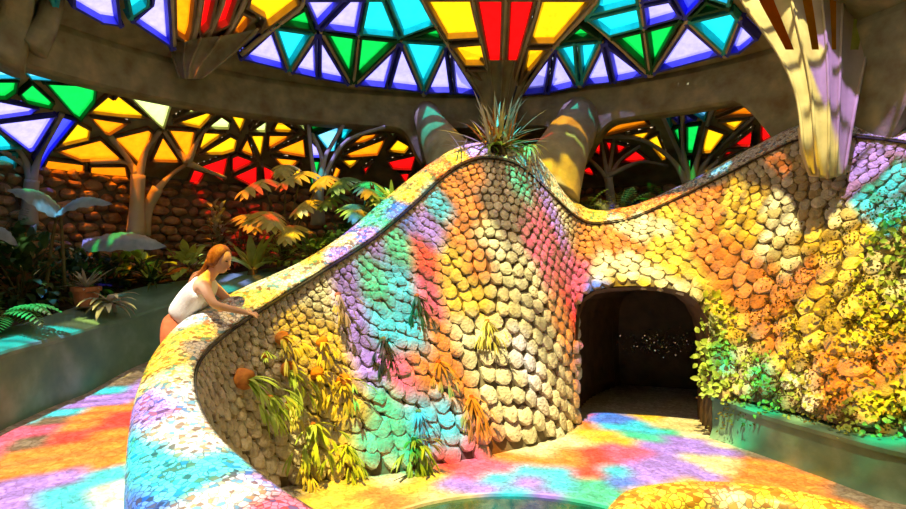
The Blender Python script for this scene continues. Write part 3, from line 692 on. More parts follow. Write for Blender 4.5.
# roof overhead: panes of coloured glass in a polar net; out of view, each coloured to throw the light patches listed below
ANCH = [  # px, py, surface ('w' stone wall, 'f' lower floor, 'u' upper walk, 'c' coping, or a depth), light colour wanted there
 (405, 208, 'w', 'B'), (425, 190, 'w', 'Y'), (452, 180, 'w', 'O'), (470, 185, 'w', 'O'), (495, 170, 'w', 'S'), (505, 195, 'w', 'S'), (515, 220, 'w', 'S'), (522, 178, 'w', 'T'), (535, 200, 'w', 'C'), (540, 185, 'w', 'C'), (550, 212, 'w', 'V'), (556, 235, 'w', 'V'), (562, 260, 'w', 'M'),
 (545, 265, 'w', 'M'), (562, 295, 'w', 'R'), (568, 330, 'w', 'O'), (570, 370, 'w', 'O'), (475, 215, 'w', 'O'), (475, 245, 'w', 'O'), (430, 205, 'w', 'C'), (440, 230, 'w', 'B'), (415, 225, 'w', 'V'), (412, 245, 'w', 'M'), (425, 258, 'w', 'R'), (392, 245, 'w', 'T'), (375, 268, 'w', 'T'),
 (392, 285, 'w', 'C'), (360, 288, 'w', 'V'), (368, 315, 'w', 'V'), (392, 315, 'w', 'C'), (420, 300, 'w', 'M'), (435, 285, 'w', 'O'), (440, 310, 'w', 'M'), (460, 280, 'w', 'Y'), (500, 250, 'w', 'P'), (500, 290, 'w', 'L'), (530, 300, 'w', 'P'), (535, 260, 'w', 'L'), (480, 345, 'w', 'P'),
 (450, 340, 'w', 'O'), (520, 345, 'w', 'L'), (395, 345, 'w', 'C'), (362, 350, 'w', 'V'), (365, 385, 'w', 'V'), (395, 378, 'w', 'M'), (412, 395, 'w', 'M'), (372, 410, 'w', 'T'), (385, 432, 'w', 'T'), (430, 418, 'w', 'B'), (440, 440, 'w', 'C'), (452, 385, 'w', 'O'), (470, 425, 'w', 'O'),
 (500, 395, 'w', 'P'), (530, 375, 'w', 'W'), (548, 390, 'w', 'P'), (520, 430, 'w', 'P'), (550, 425, 'w', 'P'), (330, 350, 'w', 'Y'), (310, 395, 'w', 'Y'), (345, 430, 'w', 'Y'), (305, 450, 'w', 'L'), (335, 305, 'w', 'P'), (310, 330, 'w', 'Y'), (345, 390, 'w', 'Y'), (330, 470, 'w', 'Y'), (290, 370, 'w', 'Y'), (280, 420, 'w', 'L'), (215, 400, 'w', 'S'), (240, 430, 'w', 'S'), (230, 370, 'w', 'S'), (258, 335, 'w', 'S'), (210, 350, 'w', 'S'), (250, 360, 'w', 'S'), (270, 345, 'w', 'S'), (225, 430, 'w', 'S'), (262, 380, 'w', 'S'),
 (340, 490, 'f', 'Y'), (390, 478, 'f', 'P'), (430, 478, 'f', 'Y'), (452, 462, 'f', 'R'), (480, 463, 'f', 'M'), (470, 488, 'f', 'V'), (510, 475, 'f', 'C'), (505, 490, 'f', 'C'), (540, 488, 'f', 'V'), (525, 462, 'f', 'O'), (560, 455, 'f', 'O'), (590, 462, 'f', 'R'), (602, 435, 'f', 'Y'), (605, 418, 'f', 'B'), (640, 415, 'f', 'Y'),
 (625, 428, 'f', 'C'), (652, 438, 'f', 'T'), (690, 445, 'f', 'V'), (680, 425, 'f', 'L'), (632, 455, 'f', 'M'), (614, 470, 'f', 'C'), (612, 480, 'f', 'B'), (665, 470, 'f', 'V'), (660, 455, 'f', 'V'), (720, 462, 'f', 'P'), (745, 466, 'f', 'O'), (790, 475, 'f', 'O'), (565, 478, 'f', 'C'), (585, 492, 'f', 'T'), (380, 502, 'f', 'O'), (720, 440, 'f', 'P'), (440, 505, 'f', 'L'), (350, 505, 'f', 'Y'),
 (700, 495, 'f', 'Y'), (760, 500, 'f', 'Y'), (650, 500, 'f', 'Y'), (820, 500, 'f', 'O'), (640, 390, 'f', 'L'), (640, 498, 4.25, 'Y'), (680, 490, 4.36, 'Y'), (720, 488, 4.4, 'O'), (770, 494, 4.3, 'Y'), (820, 503, 4.15, 'Y'), (700, 506, 4.1, 'Y'), (760, 507, 4.1, 'P'),
 (600, 245, 'w', 'O'), (622, 245, 'w', 'O'), (645, 235, 'w', 'P'), (665, 255, 'w', 'Y'), (610, 270, 'w', 'P'), (640, 275, 'w', 'P'), (700, 205, 'w', 'O'), (680, 235, 'w', 'Y'), (690, 270, 'w', 'Y'), (740, 190, 'w', 'Y'), (780, 170, 'w', 'P'), (780, 215, 'w', 'P'), (720, 250, 'w', 'O'), (745, 230, 'w', 'Y'), (810, 195, 'w', 'P'), (845, 165, 'w', 'V'), (860, 185, 'w', 'V'),
 (885, 195, 'w', 'C'), (892, 215, 'w', 'C'), (845, 215, 'w', 'L'), (868, 240, 'w', 'Y'), (820, 255, 'w', 'Y'), (790, 260, 'w', 'L'), (750, 285, 'w', 'O'), (785, 300, 'w', 'O'), (765, 325, 'w', 'O'), (730, 330, 'w', 'Y'), (712, 345, 'w', 'L'), (718, 370, 'w', 'L'), (820, 320, 'w', 'Y'), (860, 320, 'w', 'Y'), (890, 280, 'w', 'L'), (880, 375, 'w', 'O'), (825, 375, 'w', 'O'), (770, 370, 'w', 'Y'), (740, 380, 'w', 'L'), (895, 330, 'w', 'Y'), (890, 410, 'w', 'Y'), (820, 405, 'w', 'O'), (850, 390, 'w', 'O'), (835, 130, 6.15, 'P'), (822, 160, 6.1, 'P'), (845, 120, 6.1, 'V'),
 (755, 405, 6.25, 'T'), (720, 394, 6.7, 'T'), (795, 415, 5.9, 'P'), (830, 422, 5.6, 'O'), (890, 437, 5.1, 'T'),
 (850, 480, 'f', 'S'), (760, 440, 6.0, 'S'), (820, 455, 5.5, 'S'), (880, 480, 5.0, 'S'),
 (168, 360, 'c', 'Y'), (155, 380, 'c', 'P'), (180, 345, 'c', 'Y'), (165, 402, 'c', 'V'), (145, 415, 'c', 'V'), (183, 395, 'c', 'W'), (150, 440, 'c', 'C'), (180, 430, 'c', 'W'), (160, 465, 'c', 'C'), (190, 460, 'c', 'W'), (212, 458, 'c', 'C'), (232, 480, 'c', 'T'), (252, 492, 'c', 'V'), (200, 490, 'c', 'C'), (280, 505, 'c', 'M'), (222, 498, 'c', 'W'), (150, 490, 'c', 'B'),
 (205, 325, 'c', 'Y'), (368, 182, 7.9, 'C'), (350, 200, 7.85, 'B'), (384, 190, 7.9, 'C'), (335, 200, 8.0, 'P'), (345, 235, 8.0, 'P'), (310, 245, 8.0, 'Y'), (375, 205, 7.9, 'O'), (392, 190, 7.6, 'P'), (320, 225, 8.2, 'Y'), (235, 305, 'c', 'Y'), (280, 282, 'c', 'P'), (320, 256, 'c', 'Y'), (345, 240, 'c', 'P'), (360, 232, 'c', 'V'), (385, 210, 'c', 'T'), (405, 190, 'c', 'Y'), (432, 170, 'c', 'O'), (452, 156, 'c', 'Y'), (470, 150, 'c', 'V'), (490, 148, 'c', 'Y'), (520, 152, 'c', 'C'), (548, 178, 'c', 'P'), (575, 205, 'c', 'Y'), (640, 208, 'c', 'O'), (700, 180, 'c', 'O'), (760, 146, 'c', 'Y'), (850, 122, 'c', 'V'), (895, 130, 'c', 'V'),
 (220, 262, 5.05, 'P'), (200, 290, 5.05, 'W'), (185, 305, 5.1, 'W'), (175, 322, 5.1, 'W'), (240, 305, 5.05, 'P'),
 (110, 392, 'u', 'C'), (65, 408, 'u', 'C'), (95, 402, 'u', 'V'), (125, 388, 'u', 'V'), (110, 412, 'u', 'O'), (70, 425, 'u', 'O'), (40, 445, 'u', 'R'), (20, 432, 'u', 'M'), (90, 430, 'u', 'R'), (125, 420, 'u', 'R'), (65, 455, 'u', 'O'), (110, 450, 'u', 'O'), (125, 440, 'u', 'O'), (20, 465, 'u', 'O'), (15, 482, 'u', 'V'), (55, 475, 'u', 'V'), (95, 470, 'u', 'O'), (60, 490, 'u', 'C'), (110, 482, 'u', 'C'), (115, 500, 'u', 'W'), (30, 500, 'u', 'V'), (80, 505, 'u', 'C'), (-20, 450, 'u', 'M'), (-20, 490, 'u', 'V'),
 (100, 385, 'u', 'S'), (60, 395, 'u', 'S'), (40, 375, 4.9, 'S'), (110, 350, 6.5, 'S'), (0, 390, 4.5, 'S'),
 (15, 342, 5.2, 'C'), (45, 332, 5.9, 'C'), (5, 335, 5.5, 'C'), (90, 312, 6.6, 'L'), (120, 302, 7.2, 'B'), (160, 293, 7.7, 'V'), (230, 282, 7.9, 'V'),
]
grid = []
for i in range(NU + 1):
    s = (NS - 1) * i / NU
    for j in range(NV + 1):
        p = wallp(s, j / NV); grid.append((*proj(p), p))
cgrid = []
for i in range(NU + 1):
    for p in rows[i][3:12]: cgrid.append((*proj(p), Vector(p)))
def find(g, px, py): return min(g, key=lambda q: (q[0] - px) ** 2 + (q[1] - py) ** 2)[2]
apts = []
for px, py, sf, c in ANCH:
    if sf == 'w': p = find(grid, px, py)
    elif sf == 'c': p = find(cgrid, px, py)
    elif sf == 'f': p = on_z(px, py, 0)
    elif sf == 'u':
        p = on_z(px, py, .5)
        for _ in range(6): p = on_z(px, py, floor_up(p.x, p.y))
    else: p = at(px, py, sf)
    for step in range(2000):
        q = p - L * (step * .005); R = Rxy(q)
        if R <= RR and q.z >= dome_z(R): break
        if R > 4.75 and q.z >= vault_z(R): break
    apts.append((q.x, q.y, c))
AX = np.array([(a, b) for a, b, _ in apts]); AC = [c for _, _, c in apts]
def roof_colour(x, y):
    d2 = (AX[:, 0] - x) ** 2 + (AX[:, 1] - y) ** 2; i = int(np.argmin(d2))
    return AC[i], math.sqrt(d2[i])
def visible(p): 
    if p.y < .3: return False
    x, y = proj(p); return -36 < x < 946 and y > -30
gm = MB(); cm = MB(); bm_ = MB()
def roof_cell(P, zf, far):
    c = sum((Vector((x, y, 0)) for x, y in P), Vector()) / len(P)
    c.z = zf(math.hypot(c.x, c.y - CEN.y))
    if visible(c): return
    col, dist = roof_colour(c.x, c.y)
    V3 = [Vector((x, y, zf(math.hypot(x, y - CEN.y)))) for x, y in P]
    if dist < far: gm.add(V3, [list(range(len(V3)))], KEYS.index(col))
    else: cm.add(V3, [list(range(len(V3)))])
    n = Vector((0, 0, -1))
    bar(bm_, V3[0], V3[1], n, .014, .05)
NRING = 19
rad = [.02 + (RR - .02) * (k / NRING) for k in range(NRING + 1)]
for k in range(NRING):
    r0, r1 = rad[k], rad[k + 1]; m = max(8, int(2 * PI * (r0 + r1) / 2 / .27)); off = .5 * (k % 2)
    for i in range(m):
        P = []
        a0 = 2 * PI * (i + off) / m; a1 = 2 * PI * (i + 1 + off) / m; am = (a0 + a1) / 2
        for (r, a) in ((r0, a0), (r1, a0), (r1, am), (r1, a1), (r0, a1), (r0, am)): P.append((r * math.sin(a), CEN.y + r * math.cos(a)))
        roof_cell(P, lambda R: dome_z(R) + .0, .42)
for k in range(6):
    r0 = 4.72 + k * .255; r1 = r0 + .255; m = 100
    for i in range(m):
        a0 = 2 * PI * i / m; a1 = 2 * PI * (i + 1) / m
        P = [(r * math.sin(a), CEN.y + r * math.cos(a)) for r, a in ((r0, a0), (r1, a0), (r1, a1), (r0, a1))]
        roof_cell(P, vault_z, .3)
w3 = bm_.build('window_3', M['rib'], kind='structure'); gm.build('stained_glass', [M['roof_' + k] for k in KEYS], w3)
cm.build('ceiling.002', M['concrete'], kind='structure')

# ------------------------------------------------------------------ funnel columns: fluted trumpets rising from the ring
def funnel(name, label, lines, Ds, valley, back, group=None, glass_rows=0, open_rows=0, hues='oryo', mat='column'):
    # lines: ridge polylines (px), same length, foot last; Ds: depth of every row
    nr = len(lines); nk = len(lines[0]); R_ = 6
    if nk > 5:
        tt = np.arange(nk)
        lines = [list(zip(np.polyval(np.polyfit(tt, [p[0] for p in ln], 4), tt), np.polyval(np.polyfit(tt, [p[1] for p in ln], 3), tt))) for ln in lines]
        Ds = [6.15 + .5 * max(0, (174 - p[1]) / 208) ** 2 for p in lines[2]]
    def row(t):
        out = []
        for i in range(nr):
            P = [at(x, y, D) for (x, y), D in zip(lines[i], Ds)]
            out.append(cr_interp(P, t))
        return out
    mb = MB(); T = (nk - 1) * R_; per = None
    for k in range(T + 1):
        t = k / R_; rd = row(t); wid = (rd[-1] - rd[0]).length; ring_ = []
        for i in range(nr):
            # ridges bulge towards the room in an arc
            u = i / (nr - 1) * 2 - 1; bul = (1 - u * u) * wid * .17
            dv = (rd[i] - Vector((0, 0, HC))).normalized()
            ring_.append(rd[i] - dv * bul)
            if i < nr - 1:
                m = (rd[i] + rd[i + 1]) / 2; um = (i + .5) / (nr - 1) * 2 - 1; bm2 = (1 - um * um) * wid * .17
                gap = (rd[i + 1] - rd[i]).length
                ring_.append(m.lerp(rd[i], .3) - dv * (bm2 - gap * valley * .8)); ring_.append(m.lerp(rd[i + 1], .3) - dv * (bm2 - gap * valley * .8))
        a, b = rd[0], rd[-1]
        for q in range(1, 6):
            w = PI * q / 6; c = (a + b) / 2; h = (b - a) / 2
            ring_.append(c + h * math.cos(w) + Vector((0, 1, 0)) * math.sin(w) * wid * back)
        per = len(ring_); mb.v += [tuple(p) for p in ring_]
    gm_ = MB(); gm_.v = list(mb.v)
    for k in range(T):
        for i in range(per):
            i2 = (i + 1) % per; fc = [k * per + i, k * per + i2, (k + 1) * per + i2, (k + 1) * per + i]
            if i >= 3 * (nr - 1):
                if k < open_rows * R_: continue
            elif k < glass_rows * R_ and i % 3 == 1:
                gm_.f.append(fc); gm_.m.append(WK.index(hues[i // 3])); gm_.c.append(None); continue
            mb.f.append(fc); mb.m.append(0); mb.c.append(None)
    mb.f.append([T * per + i for i in range(per)]); mb.m.append(0); mb.c.append(None)
    rt = empty(name, at(lines[nr // 2][-1][0], lines[nr // 2][-1][1], Ds[-1]), label, 'column', group)
    mb.build('fluted_shaft', M[mat], rt, smooth=True)
    if glass_rows: gm_.build('stained_glass', WM, rt, smooth=True)
    # thin raised fillets along the ridges
    for i in range(nr):
        f = MB(); pts = []
        for k in range(0, T + 1, 3):
            rd = row(k / R_); u = i / (nr - 1) * 2 - 1; wid = (rd[-1] - rd[0]).length; dv = (rd[i] - Vector((0, 0, HC))).normalized()
            pts.append(rd[i] - dv * ((1 - u * u) * wid * .17 + .005))
        tube(f, pts, .016, 6, sub=1); f.build('rib', M[mat], rt, smooth=True)
    return rt
Rl = [[(728, -34), (740, 5), (757, 24), (776, 47), (790, 72), (797, 98), (801, 130), (804, 153), (811, 172)],
      [(786, -34), (791, 5), (797, 24), (804, 47), (809, 72), (812, 98), (814, 130), (816, 155), (819, 174)],
      [(818, -34), (822, 5), (825, 24), (827, 47), (828, 72), (829, 98), (829, 130), (829, 155), (828, 176)],
      [(845, -34), (843, 5), (842, 24), (841, 47), (840, 72), (839, 98), (838, 130), (837, 155), (836, 174)],
      [(888, -34), (880, 5), (875, 24), (868, 47), (862, 72), (856, 98), (852, 130), (849, 153), (844, 172)]]
funnel('funnel_column', 'tall fluted tan concrete funnel column standing on the stone wall at right', Rl, [6.15 + .5 * ((174 - y) / 208) ** 2 for y in (-34, 5, 24, 47, 72, 98, 130, 153, 174)], .28, .5, None, 3, 6, 'oyyp')
Ll = [[(170, 40), (172, 52), (176, 66), (180, 78)], [(186, 41), (184, 54), (184, 67), (186, 79)], [(201, 38), (195, 52), (190, 66), (189, 79)], [(222, 36), (210, 52), (200, 66), (195, 79)], [(258, 29), (236, 50), (215, 68), (202, 78)]]
hl = [hit(x, y, 'd') for x, y in Ll[2]]
funnel('funnel_column', 'short fluted concrete funnel column on the ring beam at upper left, under orange and red glass', Ll, [hl[0].y - .08, 7.55, 7.5, 7.48], .3, .3, mat='concrete')
Cl = [[(449, 44), (466, 72), (480, 96), (486, 122)], [(489, 60), (491, 76), (493, 98), (492, 124)], [(503, 60), (502, 76), (501, 98), (500, 125)], [(516, 60), (512, 76), (508, 98), (507, 124)], [(553, 46), (536, 70), (520, 96), (514, 122)]]
funnel('funnel_column', 'central dark funnel column rising behind the spiky plant to red and yellow glass', Cl, [8.75, 8.9, 9.0, 9.05], .3, .3, mat='concrete')
# long ribs of the flowers on the dome
def dome_ribs(lines, r):
    for ln in lines:
        mb = MB(); pts = []
        for x, y in ln:
            p = hit(x, y, 'd'); pts.append(p + surf_n(p, 'd') * .08)
        tube(mb, pts, r, 8); mb.build('glazing_rib', M['column'], win1, smooth=True)
dome_ribs([[(418, -34), (422, -5), (447, 40), (483, 96)], [(472, -34), (473, 0), (485, 50), (494, 98)], [(507, -34), (506, 0), (503, 50), (501, 98)], [(541, -34), (540, 0), (523, 50), (508, 98)], [(608, -34), (598, -4), (555, 43), (518, 96)],
           [(168, -34), (170, 0), (172, 40)], [(200, -34), (199, 0), (190, 42)], [(225, -34), (220, 0), (203, 40)], [(251, -34), (241, 2), (222, 36)], [(304, -20), (300, 2), (272, 24), (240, 50)]], .035)
dome_ribs([[(588, 14), (620, 42), (651, 72)], [(641, -34), (643, 5), (651, 72)], [(690, 14), (672, 42), (652, 72)], [(320, 27), (335, 52), (352, 82)], [(358, 30), (356, 60), (352, 82)], [(400, 36), (376, 62), (352, 82)], [(402, 36), (424, 92)], [(446, 40), (424, 92)], [(273, 23), (289, 70)], [(314, 28), (289, 70)], [(556, 43), (581, 83)], [(603, 37), (581, 83)], [(690, 17), (727, 52)], [(742, 13), (727, 52)]], .03)
# flared legs that come down from the ring on either side of the peak
for nm, pts, rd, lb in (('flared_leg', [(424, 106, 9.65), (430, 124, 9.1), (441, 143, 8.6), (457, 172, 8.1), (464, 192, 7.9)], [.2, .22, .28, .38, .45], 'smooth flared concrete leg left of the spiky plant on the peak'),
                        ('flared_leg', [(582, 108, 9.3), (576, 126, 8.85), (564, 148, 8.45), (552, 175, 8.1), (545, 198, 7.95)], [.3, .32, .36, .42, .46], 'smooth flared concrete leg right of the spiky plant on the peak')):
    rt = MB(); tube(rt, [at(*p) for p in pts], rd, 14, sub=5)
    tag(rt.build(nm, M['leg'], smooth=True, loc=at(*pts[-1])), lb, 'column')
mb = MB(); tube(mb, [at(20, -30, 5.9), at(14, 20, 6.0), at(-8, 60, 5.9)], [.13, .15, .3], 10); tube(mb, [at(60, -40, 6.3), at(48, 18, 6.2), at(30, 48, 6.1)], [.1, .11, .16], 10)
tag(mb.build('forked_rib', M['concrete'], smooth=True, loc=at(14, 20, 6.0)), 'forked concrete rib rising from the ring beam at the top left corner', 'beam')

# branching columns under the outer vault
def branch_col(label, trunk, D, branches, r=.09, mat='column'):
    base = at(*trunk[0], D); rt = empty('branching_column', base, label, 'column')
    t = MB(); tube(t, [at(x, y, D) for x, y in trunk], [r * 1.1] + [r * .8] * (len(trunk) - 1), 10); t.build('trunk', M[mat], rt, smooth=True)
    for b in branches:
        m = MB(); pts = []
        for i, (x, y) in enumerate(b):
            h = hit(x, y, 'v'); dd = D if i == 0 or h is None else min(D + .5, h.y - .05) * (i / (len(b) - 1)) + D * (1 - i / (len(b) - 1)); pts.append(at(x, y, dd))
        tube(m, pts, [r * .6] + [r * .3] * (len(b) - 1), 8); m.build('branch', M[mat], rt, smooth=True)
branch_col('orange-lit branching concrete column at the left under the amber glass', [(136, 235), (137, 205), (138, 175)], 8.4, [[(138, 180), (146, 150), (160, 131)], [(138, 185), (132, 165), (110, 136)], [(137, 175), (126, 162), (90, 162)]], .12)
branch_col('curved branching column left of the monstera, beside the orange trunk', [(143, 235), (147, 210), (158, 188)], 8.7, [[(157, 190), (172, 174), (190, 162)], [(188, 163), (198, 140), (207, 128)], [(188, 163), (176, 148), (164, 131)], [(188, 163), (205, 170), (226, 178)]], .1)
branch_col('green and blue lit branching column between the two monsteras', [(318, 225), (318, 200), (318, 188)], 8.6, [[(318, 192), (312, 160), (308, 118)], [(318, 192), (325, 158), (330, 148), (345, 122)], [(319, 194), (330, 165), (348, 140), (385, 127)], [(318, 192), (322, 160), (312, 134)]], .1, 'rib')
branch_col('dark teal branching column behind the right coping, fanning into blue and green glass', [(694, 215), (691, 190), (690, 180)], 9.0, [[(690, 185), (680, 155), (662, 114)], [(690, 185), (683, 150), (683, 110)], [(691, 185), (700, 150), (713, 106)], [(692, 186), (712, 155), (760, 112)], [(692, 186), (720, 160), (752, 146)], [(688, 186), (672, 160), (640, 139), (600, 137)]], .11, 'rib')
branch_col('slim dark branching column framed by red glass, left of the teal one', [(612, 215), (610, 190), (608, 178)], 9.2, [[(608, 180), (603, 150), (597, 124)], [(608, 180), (590, 160), (568, 155)], [(609, 180), (620, 160), (640, 146)], [(608, 176), (640, 162), (668, 166)], [(607, 180), (612, 155), (614, 140)]], .08, 'rib')
branch_col('blue-lit branching column at the far left edge under violet glass', [(28, 225), (30, 200), (32, 180)], 7.6, [[(32, 182), (40, 155), (62, 114)], [(32, 182), (22, 155), (-10, 120)], [(31, 182), (24, 165), (0, 150)]], .11, 'rib')

# ------------------------------------------------------------------ pool and kerb in the foreground
pr = empty('pool', (.45, 3.7, 0), 'round dark green pool with a thin pale rim at the bottom centre', 'pool')
mb = MB(); mw = MB(); n = 64; R0 = 1.3
for i in range(n):
    a = 2 * PI * i / n; c, s_ = math.cos(a), math.sin(a)
    for r, z in ((R0 + .02, -.01), (R0 + .02, .03), (R0 - .03, .035), (R0 - .04, -.02)): mb.v.append((.45 + r * c, 3.7 + r * s_, z))
    mw.v.append((.45 + (R0 - .03) * c, 3.7 + (R0 - .03) * s_, .012))
for i in range(n):
    for k in range(3): a = i * 4 + k; b = ((i + 1) % n) * 4 + k; mb.f.append([a, b, b + 1, a + 1]); mb.m.append(0); mb.c.append(None)
mw.f.append(list(range(n))); mw.m.append(0); mw.c.append(None)
mb.build('rim', M['kerbstone'], pr); mw.build('water', M['water'], pr)
kp = [on_z(x, y, .3) for x, y in ((606, 590), (622, 525), (640, 496), (672, 488), (720, 486), (775, 491), (830, 503), (880, 522), (940, 560))]
mb = MB(); vs = []
NKK = 60
for i in range(NKK + 1):
    t = i / NKK * (len(kp) - 1); p = cr_interp(kp, t); q = cr_interp(kp, min(t + .05, len(kp) - 1)) - cr_interp(kp, max(t - .05, 0)); q.z = 0; q.normalize(); nn = Vector((-q.y, q.x, 0))
    for o_, z in ((.17, -.3), (.17, -.07), (.13, -.015), (.06, .01), (-.06, .01), (-.13, -.015), (-.16, -.06), (-.16, -.3)): vs.append(p + nn * o_ + Vector((0, 0, z)))
mb.add(vs, [[i * 8 + k, (i + 1) * 8 + k, (i + 1) * 8 + k + 1, i * 8 + k + 1] for i in range(NKK) for k in range(7)])
tag(mb.build('mosaic_kerb', M['mosaic_floor_kerb'], smooth=True, loc=(kp[3].x, kp[3].y, 0)), 'low curved golden mosaic kerb rising at the bottom right of the floor', 'kerb')

# ------------------------------------------------------------------ plants
def leaf(mb, base, d, ln, w, droop=.5, seg=6, fold=.15, mi=0, tip=.0, col=None, shape='lance', up=None):
    d = Vector(d).normalized(); upv = Vector(up) if up else Vector((0, 0, 1)); s = d.cross(upv)
    if s.length < .05: s = d.cross(Vector((1, .3, 0)))
    s.normalize(); p = Vector(base); vs = []; st = ln / seg; dd = d.copy()
    for i in range(seg + 1):
        u = i / seg
        if shape == 'strap': ww = w * min(1, u * 5 + .5) * (1 - u ** 4 * .95)
        elif shape == 'ovate': ww = w * (math.sin(PI * min(1, u ** .75)) ** .8 if 0 < u < 1 else .05)
        else: ww = w * (math.sin(PI * (u * .9 + .08)) if u < 1 else .03)
        nn = s.cross(dd).normalized()
        vs += [p - s * ww * .5 + nn * ww * fold, p, p + s * ww * .5 + nn * ww * fold]
        dd = (dd - upv * droop * (st / ln) * (1 + u)).normalized(); p = p + dd * st
    fs = []
    for i in range(seg): a = i * 3; fs += [[a, a + 1, a + 4, a + 3], [a + 1, a + 2, a + 5, a + 4]]
    mb.add(vs, fs, mi, col if col is not None else random.uniform(.65, 1.15)); return p
def rdir(el, az=None):
    az = random.uniform(0, 2 * PI) if az is None else az
    return Vector((math.cos(az) * math.cos(el), math.sin(az) * math.cos(el), math.sin(el)))
def rosette(name, label, cat, base, n, ln, w, mat, droop=.8, shape='strap', el=(.3, 1.3), group=None, part='leaves', normal=None):
    rt = empty(name, base, label, cat, group); mb = MB()
    for i in range(n):
        d = rdir(random.uniform(*el), i * 2.4 + random.uniform(-.3, .3))
        if normal is not None: d = (d + Vector(normal) * .8).normalized()
        leaf(mb, base, d, ln * random.uniform(.7, 1.1), w * random.uniform(.8, 1.1), droop * random.uniform(.6, 1.2), shape=shape)
    mb.build(part, M[mat], rt, smooth=True)
    c = MB(); tube(c, [Vector(base) - Vector((0, 0, .04)), Vector(base) + Vector((0, 0, ln * .12))], [w * .6, w * .35], 7); c.build('crown', M['stem'], rt)
    return rt
def monstera(label, base, targets, size, mat):
    rt = empty('monstera', base, label, 'plant')
    st = MB()
    for k, (p, s) in enumerate(targets):
        p = Vector(p); st_ = MB()
        mid = Vector(base).lerp(p, .55) + Vector((0, 0, .12)); tube(st_, [base, mid, p], [.014, .011, .008], 6); st_.build('stalk', M['stem'], rt, smooth=True)
        mb = MB(); fwd = Vector((random.uniform(-.5, .5), -.8, -.45)).normalized(); sd = fwd.cross(Vector((0, 0, 1))).normalized(); nn = sd.cross(fwd)
        L_ = size * s
        leaf(mb, p, fwd, L_, L_ * .34, .3, seg=6, fold=.05, col=1.0)
        for i in range(6):
            u = -.12 + .16 * i
            for sg in (-1, 1):
                ang = 1.75 - .22 * i
                d = fwd * math.cos(ang) + sd * sg * math.sin(ang) - nn * .1
                leaf(mb, p + fwd * L_ * max(0, u) , d, L_ * (.62 - .05 * i), L_ * .17, .5, seg=5, fold=.02, shape='strap', up=nn, col=random.uniform(.8, 1.15))
        mb.build('leaf', M[mat], rt, smooth=True)
    return rt
def fern(name, label, base, n, ln, mat, el=(.5, 1.2), droop=1.0, group=None, cat='fern'):
    rt = empty(name, base, label, cat, group); mb = MB()
    for i in range(n):
        d = rdir(random.uniform(*el), i * 2.4 + random.random() * .4); p = Vector(base); l_ = ln * random.uniform(.75, 1.1); seg = 13; dd = d.copy(); g = random.uniform(.7, 1.15)
        for k in range(seg):
            u = k / seg; s = dd.cross(Vector((0, 0, 1)))
            if s.length < .05: s = Vector((1, 0, 0))
            s.normalize(); pw = ln * .28 * math.sin(PI * (u * .88 + .1))
            q = p + dd * l_ / seg
            mb.add([p - s * .004, p + s * .004, q + s * .003, q - s * .003], [[0, 1, 2, 3]], 0, g * .7)
            if k > 1:
                for sg in (-1, 1): leaf(mb, p, s * sg + dd * .35, pw, l_ / seg * .85, .3, seg=3, fold=0, col=g * random.uniform(.9, 1.1))
            p = q; dd = (dd - Vector((0, 0, 1)) * droop / seg * (1 + u)).normalized()
    mb.build('fronds', M[mat], rt)
    c = MB(); tube(c, [Vector(base) - Vector((0, 0, .05)), Vector(base) + Vector((0, 0, .05))], [.04, .025], 7); c.build('crown', M['stem'], rt)
    return rt
def bush(name, label, base, r, h, n, lf, mat, cat='plant', shape='ovate', group=None, part='leaves'):
    rt = empty(name, base, label, cat, group); mb = MB(); st = MB(); b = Vector(base)
    for i in range(max(4, n // 14)):
        tip = b + Vector((random.gauss(0, r * .5), random.gauss(0, r * .4), h * random.uniform(.5, 1)))
        tube(st, [b, b.lerp(tip, .5) + Vector((random.uniform(-.05, .05), 0, .05)), tip], [.012, .009, .005], 5, sub=2)
    for i in range(n):
        v = rdir(random.uniform(-.2, 1.5)); k = random.uniform(.45, 1) 
        p = b + Vector((v.x * r * k, v.y * r * k * .8, max(.02, v.z * h * k)))
        leaf(mb, p, v + Vector((random.uniform(-.5, .5), random.uniform(-.6, .3), random.uniform(-.5, .4))), lf * random.uniform(.6, 1.2), lf * random.uniform(.4, .55), .6, seg=4, shape=shape)
    mb.build(part, M[mat], rt, smooth=True); st.build('stems', M['stem'], rt)
    return rt
random.seed(21)
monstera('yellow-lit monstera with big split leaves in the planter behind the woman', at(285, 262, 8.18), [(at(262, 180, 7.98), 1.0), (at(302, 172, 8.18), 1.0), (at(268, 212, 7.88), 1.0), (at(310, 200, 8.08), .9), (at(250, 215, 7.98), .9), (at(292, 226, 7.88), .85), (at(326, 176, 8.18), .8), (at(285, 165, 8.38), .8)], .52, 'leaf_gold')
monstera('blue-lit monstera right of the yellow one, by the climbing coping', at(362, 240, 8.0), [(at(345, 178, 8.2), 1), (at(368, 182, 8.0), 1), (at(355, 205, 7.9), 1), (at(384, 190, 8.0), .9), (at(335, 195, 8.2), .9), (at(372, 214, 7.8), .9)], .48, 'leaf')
rosette('birds_nest_fern', 'bright green bird-nest fern with broad upright leaves right of the woman’s head', 'fern', at(253, 272, 8.05), 15, .62, .13, 'leaf_lime', .5, 'lance', (.6, 1.35))
bush('broadleaf_plant', 'glossy green broad-leaved plant directly left of the woman’s head', at(190, 276, 8.1), .42, .35, 60, .22, 'leaf_lime')
rosette('bromeliad', 'dark spiky bromeliad on the planter left of the woman', 'plant', at(152, 284, 7.9), 34, .48, .04, 'leaf_dark', .7)
bush('umbrella_plant', 'tall thin-leaved plant against the wall above the woman', at(216, 262, 8.9), .22, .85, 90, .17, 'leaf_silver', shape='lance')
bush('low_shrub', 'dense low shrub under the yellow monstera', at(315, 262, 8.1), .5, .36, 150, .15, 'leaf')
